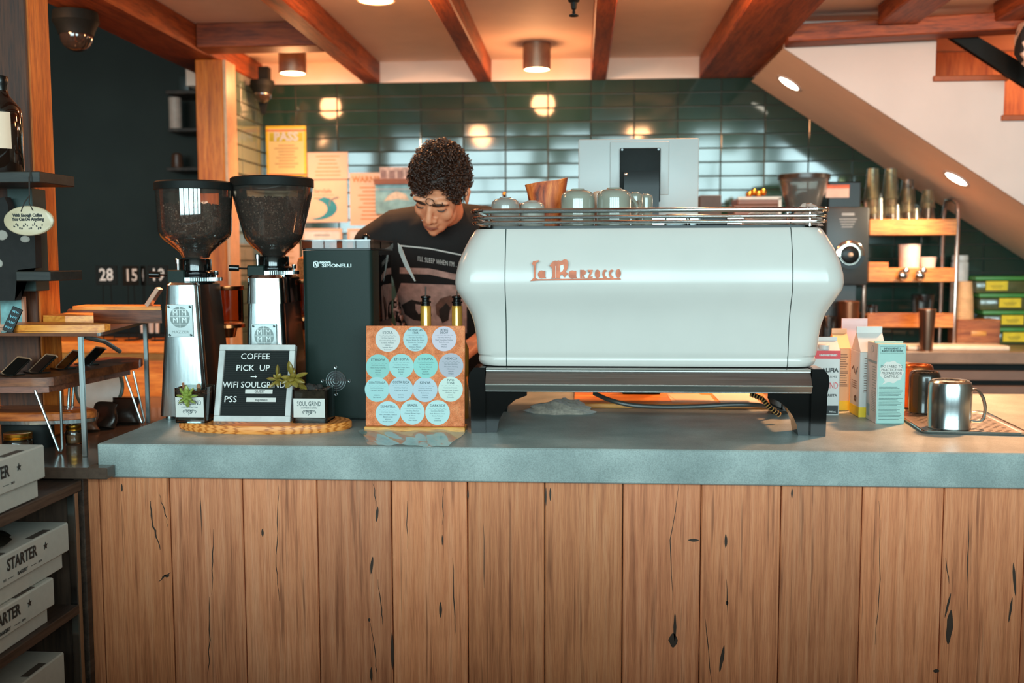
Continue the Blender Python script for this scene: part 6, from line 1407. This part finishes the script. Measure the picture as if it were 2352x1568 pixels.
for i, (py0, py1, px0, lx) in enumerate(((748, 787, 2262, 2330), (706, 747, 2256, 2325), (665, 705, 2246, 2318), (622, 664, 2236, 2286))):
    z0, z1 = PZ(py1, Yg, 2280), PZ(py0, Yg, 2280); z0 = ZC2+.0005+i*.0835; x0 = PX(px0, Yg, 700); x1 = x0+.32
    h_ = .0828
    t = thing('green_container', gl[i], 'food container', ((x0+x1)/2, Yg, z0), 0, 'green lidded containers stacked on the back counter')
    b = B(); b.box(-.15, .15, 0, .155, 0, h_*.74, .008, 2); obj('tub', b, M('murky_green_tub', '#5c5a34', .25, 0, .5, 9, coat=.5), t)
    b = B(); b.box(-.158, .158, -.008, .163, h_*.75, h_, .006, 2); obj('lid', b, glid, t)
    u = PX(lx, Yg, 700)-(x0+x1)/2; b = B(); b.box(u-.052, u+.052, -.0105, -.0085, h_*.18, h_*.72); b2_ = obj('label', b, yl_, t)
    b = B(); b.box(u-.03, u+.03, -.011, -.0105, h_*.42, h_*.46); b.box(u-.022, u+.022, -.011, -.0105, h_*.32, h_*.35); obj('label_lines', b, M('brown_label_ink', '#8a6a1a', .6), b2_)
# bulk grinder on the back counter
Yk = 4.70; xa, xb = PX(1896, Yk, 600), PX(1995, Yk, 600); xm = (xa+xb)/2; hwk = (xb-xa)/2; zk_ = lambda py: PZ(py, Yk, 1945)-ZC2
t = thing('bulk_coffee_grinder', 'tall dark bulk grinder with a round dial, on the back counter behind the machine', 'coffee grinder', (xm, Yk, ZC2))
b = B(); b.box(-hwk, hwk, 0, .28, zk_(655), zk_(475), .01, 2); b.box(-hwk, -hwk+.05, .05, .28, .02, zk_(655)); b.box(-hwk*.9, hwk*.55, .04, .26, .02, zk_(655)); b.box(-hwk, hwk, .03, .3, 0, .02, .004); obj('housing', b, M('dark_grey_hammertone', '#3a3b3a', .4, .1, .1, 200, bmp=.1), t)
cx, cz = PX(1953, Yk-.03, 585)-xm, zk_(585)
R90 = Matrix.Translation((cx, 0, cz)) @ Matrix.Rotation(PI/2, 4, 'X')
b = B(); b.lathe([(.066, 0), (.066, .022), (.060, .026), (.044, .026), (.044, .0), (0, .0)], seg=44, M=R90); dl = obj('dial_ring', b, M('polished_dial', '#e0d6cc', .12, 1), t)
b = B(); b.lathe([(.043, .0), (.043, .03), (.036, .034), (0, .034)], seg=36, M=R90); b.prism([(cx+.066*math.cos(a), cz+.066*math.sin(a)) for a in [PI*1.03+PI*.94*i/14 for i in range(15)]]+[(cx+.045*math.cos(a), cz+.045*math.sin(a)) for a in [PI*1.97-PI*.94*i/14 for i in range(15)]], -.0275, -.0262); obj('dial_hub', b, blackp, dl)
b = B(); b.ball((cx, -.036, cz), (.012, .006, .010), 12, 8); obj('dial_knob', b, cream, dl)
b = B(); b.box(-.028, .028, -.0008, 0, zk_(494)-.002, zk_(489))
for k in range(4): b.box(-.04+.004*k, .04-.006*k, -.0008, 0, zk_(503+6*k)-.002, zk_(503+6*k)+.002)
obj('front_print', b, M('light_grey_print', '#a8a09a', .5), t)
b = B(); b.box(-.03, .022, .015, .03, zk_(735), zk_(692)); obj('power_plate', b, M('pale_plate', '#b9b4ae', .5), t)
b = B(); b.text('I', .035, (-.004, .0146, zk_(706)), .0003, .002); obj('switch_mark', b, ink, t)
b = B(); b.lathe([(.05, .0), (.075, zk_(466)-zk_(475)+.0), (.115, zk_(400)-zk_(475)), (.118, zk_(396)-zk_(475))], (PX(1848, Yk+.1, 430)-xm, .12, zk_(475)-.02), 36, cap=False); obj('hopper', b, glass('grey_hopper_plastic', '#d6d2cc', 2.5, .2, .12), t)
b = B(); zz_ = zk_(398); cxh = PX(1848, Yk+.1, 430)-xm; b.lathe([(.112, zz_-.02), (.121, zz_-.016), (.121, zz_+.004), (.115, zz_+.006), (0, zz_+.006)], (cxh, .12, 0), 36); obj('hopper_lid', b, M('brown_black_lid', '#3a2c24', .3), t)
b = B(); b.box(cxh-.06, cxh+.10, .05, .19, zk_(475)-.0305, zk_(470)-.03); obj('hopper_neck', b, blackp, t)
b = B(); b.box(PX(1893, Yk+.2, 430)-xm, PX(1968, Yk+.2, 430)-xm, .12, .27, zk_(475), zk_(412), .006, 1); obj('control_box', b, blackp, t)
b = B(); b.box(PX(1898, Yk+.11, 430)-xm, PX(1952, Yk+.11, 430)-xm, .117, .119, zk_(450), zk_(428)); sl_ = obj('warning_label', b, M('pinkish_label', '#d9a892', .5), t)
b = B(); b.box(PX(1898, Yk+.11, 430)-xm, PX(1952, Yk+.11, 430)-xm, .115, .1165, zk_(428), zk_(420)); obj('orange_stripe', b, M('orange_label', '#d9541c', .5), sl_)
# glasses beside it
cyl('copper_tin', 'copper tin cup on the back counter beside the bulk grinder', 'cup', 1926, 1976, 691, 4.672, ZC2, M('brown_copper', '#8d5a40', .3, .8, .1, 30), .9)
cyl('water_glass', 'clear drinking glass right of the espresso machine on the back counter', 'glass', 1884, 1924, 726, 4.64, ZC2, glass('grey_beaker'), .92)
# box with brass fittings behind the machine
Yx = 4.8; x0, x1 = PX(1686, Yx, 480), PX(1792, Yx, 480)
t = thing('wooden_display_box', 'brown wooden box with a pale edge and brass fittings behind the machine rails', 'box', ((x0+x1)/2, Yx, ZC2))
hx = (x1-x0)/2
b = B(); zt4 = PZ(455, Yx, 1740)-ZC2; b.box(-hx, hx, 0, .2, 0, zt4-.03, .004, 1); b.box(-hx*.85, hx, -.005, .19, zt4-.03, zt4, .003, 1); obj('box', b, M('brown_box_wood', '#94583a', .45, 0, .1, 12), t)
b = B(); b.box(-hx*.85, hx*1.02, -.012, -.006, zt4-.006, zt4+.006); b.box(hx*.9, hx*1.03, -.012, -.006, 0, zt4); obj('pale_edge', b, M('cream_edge', '#ecd9c4', .4), t)
b = B()
for k in range(4): b.ball((-.03+.022*k, .05, zt4+.02+.012*(k % 2)), .017, 14, 10)
obj('brass_fittings', b, brass, t)
b = B(); x0, x1 = PX(1607, Yx, 480), PX(1657, Yx, 480); b.box(x0, x1, Yx, Yx+.15, ZC2, PZ(448, Yx, 1630), .003, 1); tag(obj('dark_carton', b, M('grey_brown_card', '#5d4a40', .6)), 'dark grey-brown box just right of the white monitor', 'box')
b = B(); x0, x1 = PX(1180, Yx, 480), PX(1192, Yx, 480); b.lathe([(.02, 0), (.02, .3), (.008, .33), (.008, PZ(452, Yx)-ZC2), (0, PZ(446, Yx)-ZC2)], seg=16); t = tag(obj('dark_bottle', b, blackg, loc=(PX(1158, Yx, 480), Yx, ZC2)), 'slim dark bottle with a bright cap, behind the left cups', 'bottle')
b = B(); b.ball((0, 0, PZ(446, Yx)-ZC2), .011, 12, 8); obj('cap', b, brass, t)
b = B(); b.lathe([(.03, 0), (.03, PZ(468, Yx)-ZC2), (0, PZ(464, Yx)-ZC2)], seg=20); tag(obj('copper_canister', b, copper, loc=(PX(1198, Yx, 480), Yx+.05, ZC2)), 'copper canister on the back counter behind the wooden bowl', 'canister')
# monitor seen from behind, on a black arm standing on the counter
Ym = 3.22; a, c = P(1329, 320, Ym), P(1606, 320, Ym); zb_m = PZ(512, Ym, 1460); xm = (a.x+c.x)/2; hwm = (c.x-a.x)/2
t = thing('monitor', 'white touch-screen monitor seen from behind on a black stand', 'monitor', (xm, Ym, CZ))
b = B(); b.box(-hwm, hwm, 0, .022, zb_m-CZ, a.z-CZ, .004, 2); obj('back_shell', b, M('white_monitor_plastic', '#aeafac', .4, 0, .02, 10), t)
u = lambda px: PX(px, Ym, 400)-xm; v = lambda py: PZ(py, Ym, 1460)-CZ
b = B(); b.box(u(1401), u(1536), -.006, 0, v(448), v(325), .003, 2); obj('raised_cover', b, _mc['white_monitor_plastic'], t)
b = B(); b.box(u(1423), u(1516), -.020, -.006, v(465), v(341), .004, 2); vm = obj('mount_plate', b, blackm, t)
for px, py in ((1428, 345), (1511, 345)):
    b = B(); b.lathe([(.0035, 0), (.0035, .003), (0, .003)], seg=10, M=Matrix.Translation((u(px), -.020, v(py))) @ Matrix.Rotation(PI/2, 4, 'X')); obj('screw', b, blackg, vm)
b = B(); b.prism([(-.012, v(395)), (-.05, v(395)), (-.06, v(430)), (-.04, .03), (-.012, .03)], u(1432), u(1511), 'x'); b.box(u(1430), u(1520), -.05, .10, .0146, .034, .004, 1)
obj('stand', b, blackp, t)
b = B(); b.ball((u(1436), -.052, v(403)), .006, 10, 8); obj('bolt', b, chrome, t)
b = B(); b.box(-hwm+.008, hwm-.008, .0222, .024, zb_m-CZ+.01, a.z-CZ-.008); obj('screen', b, blackg, t)
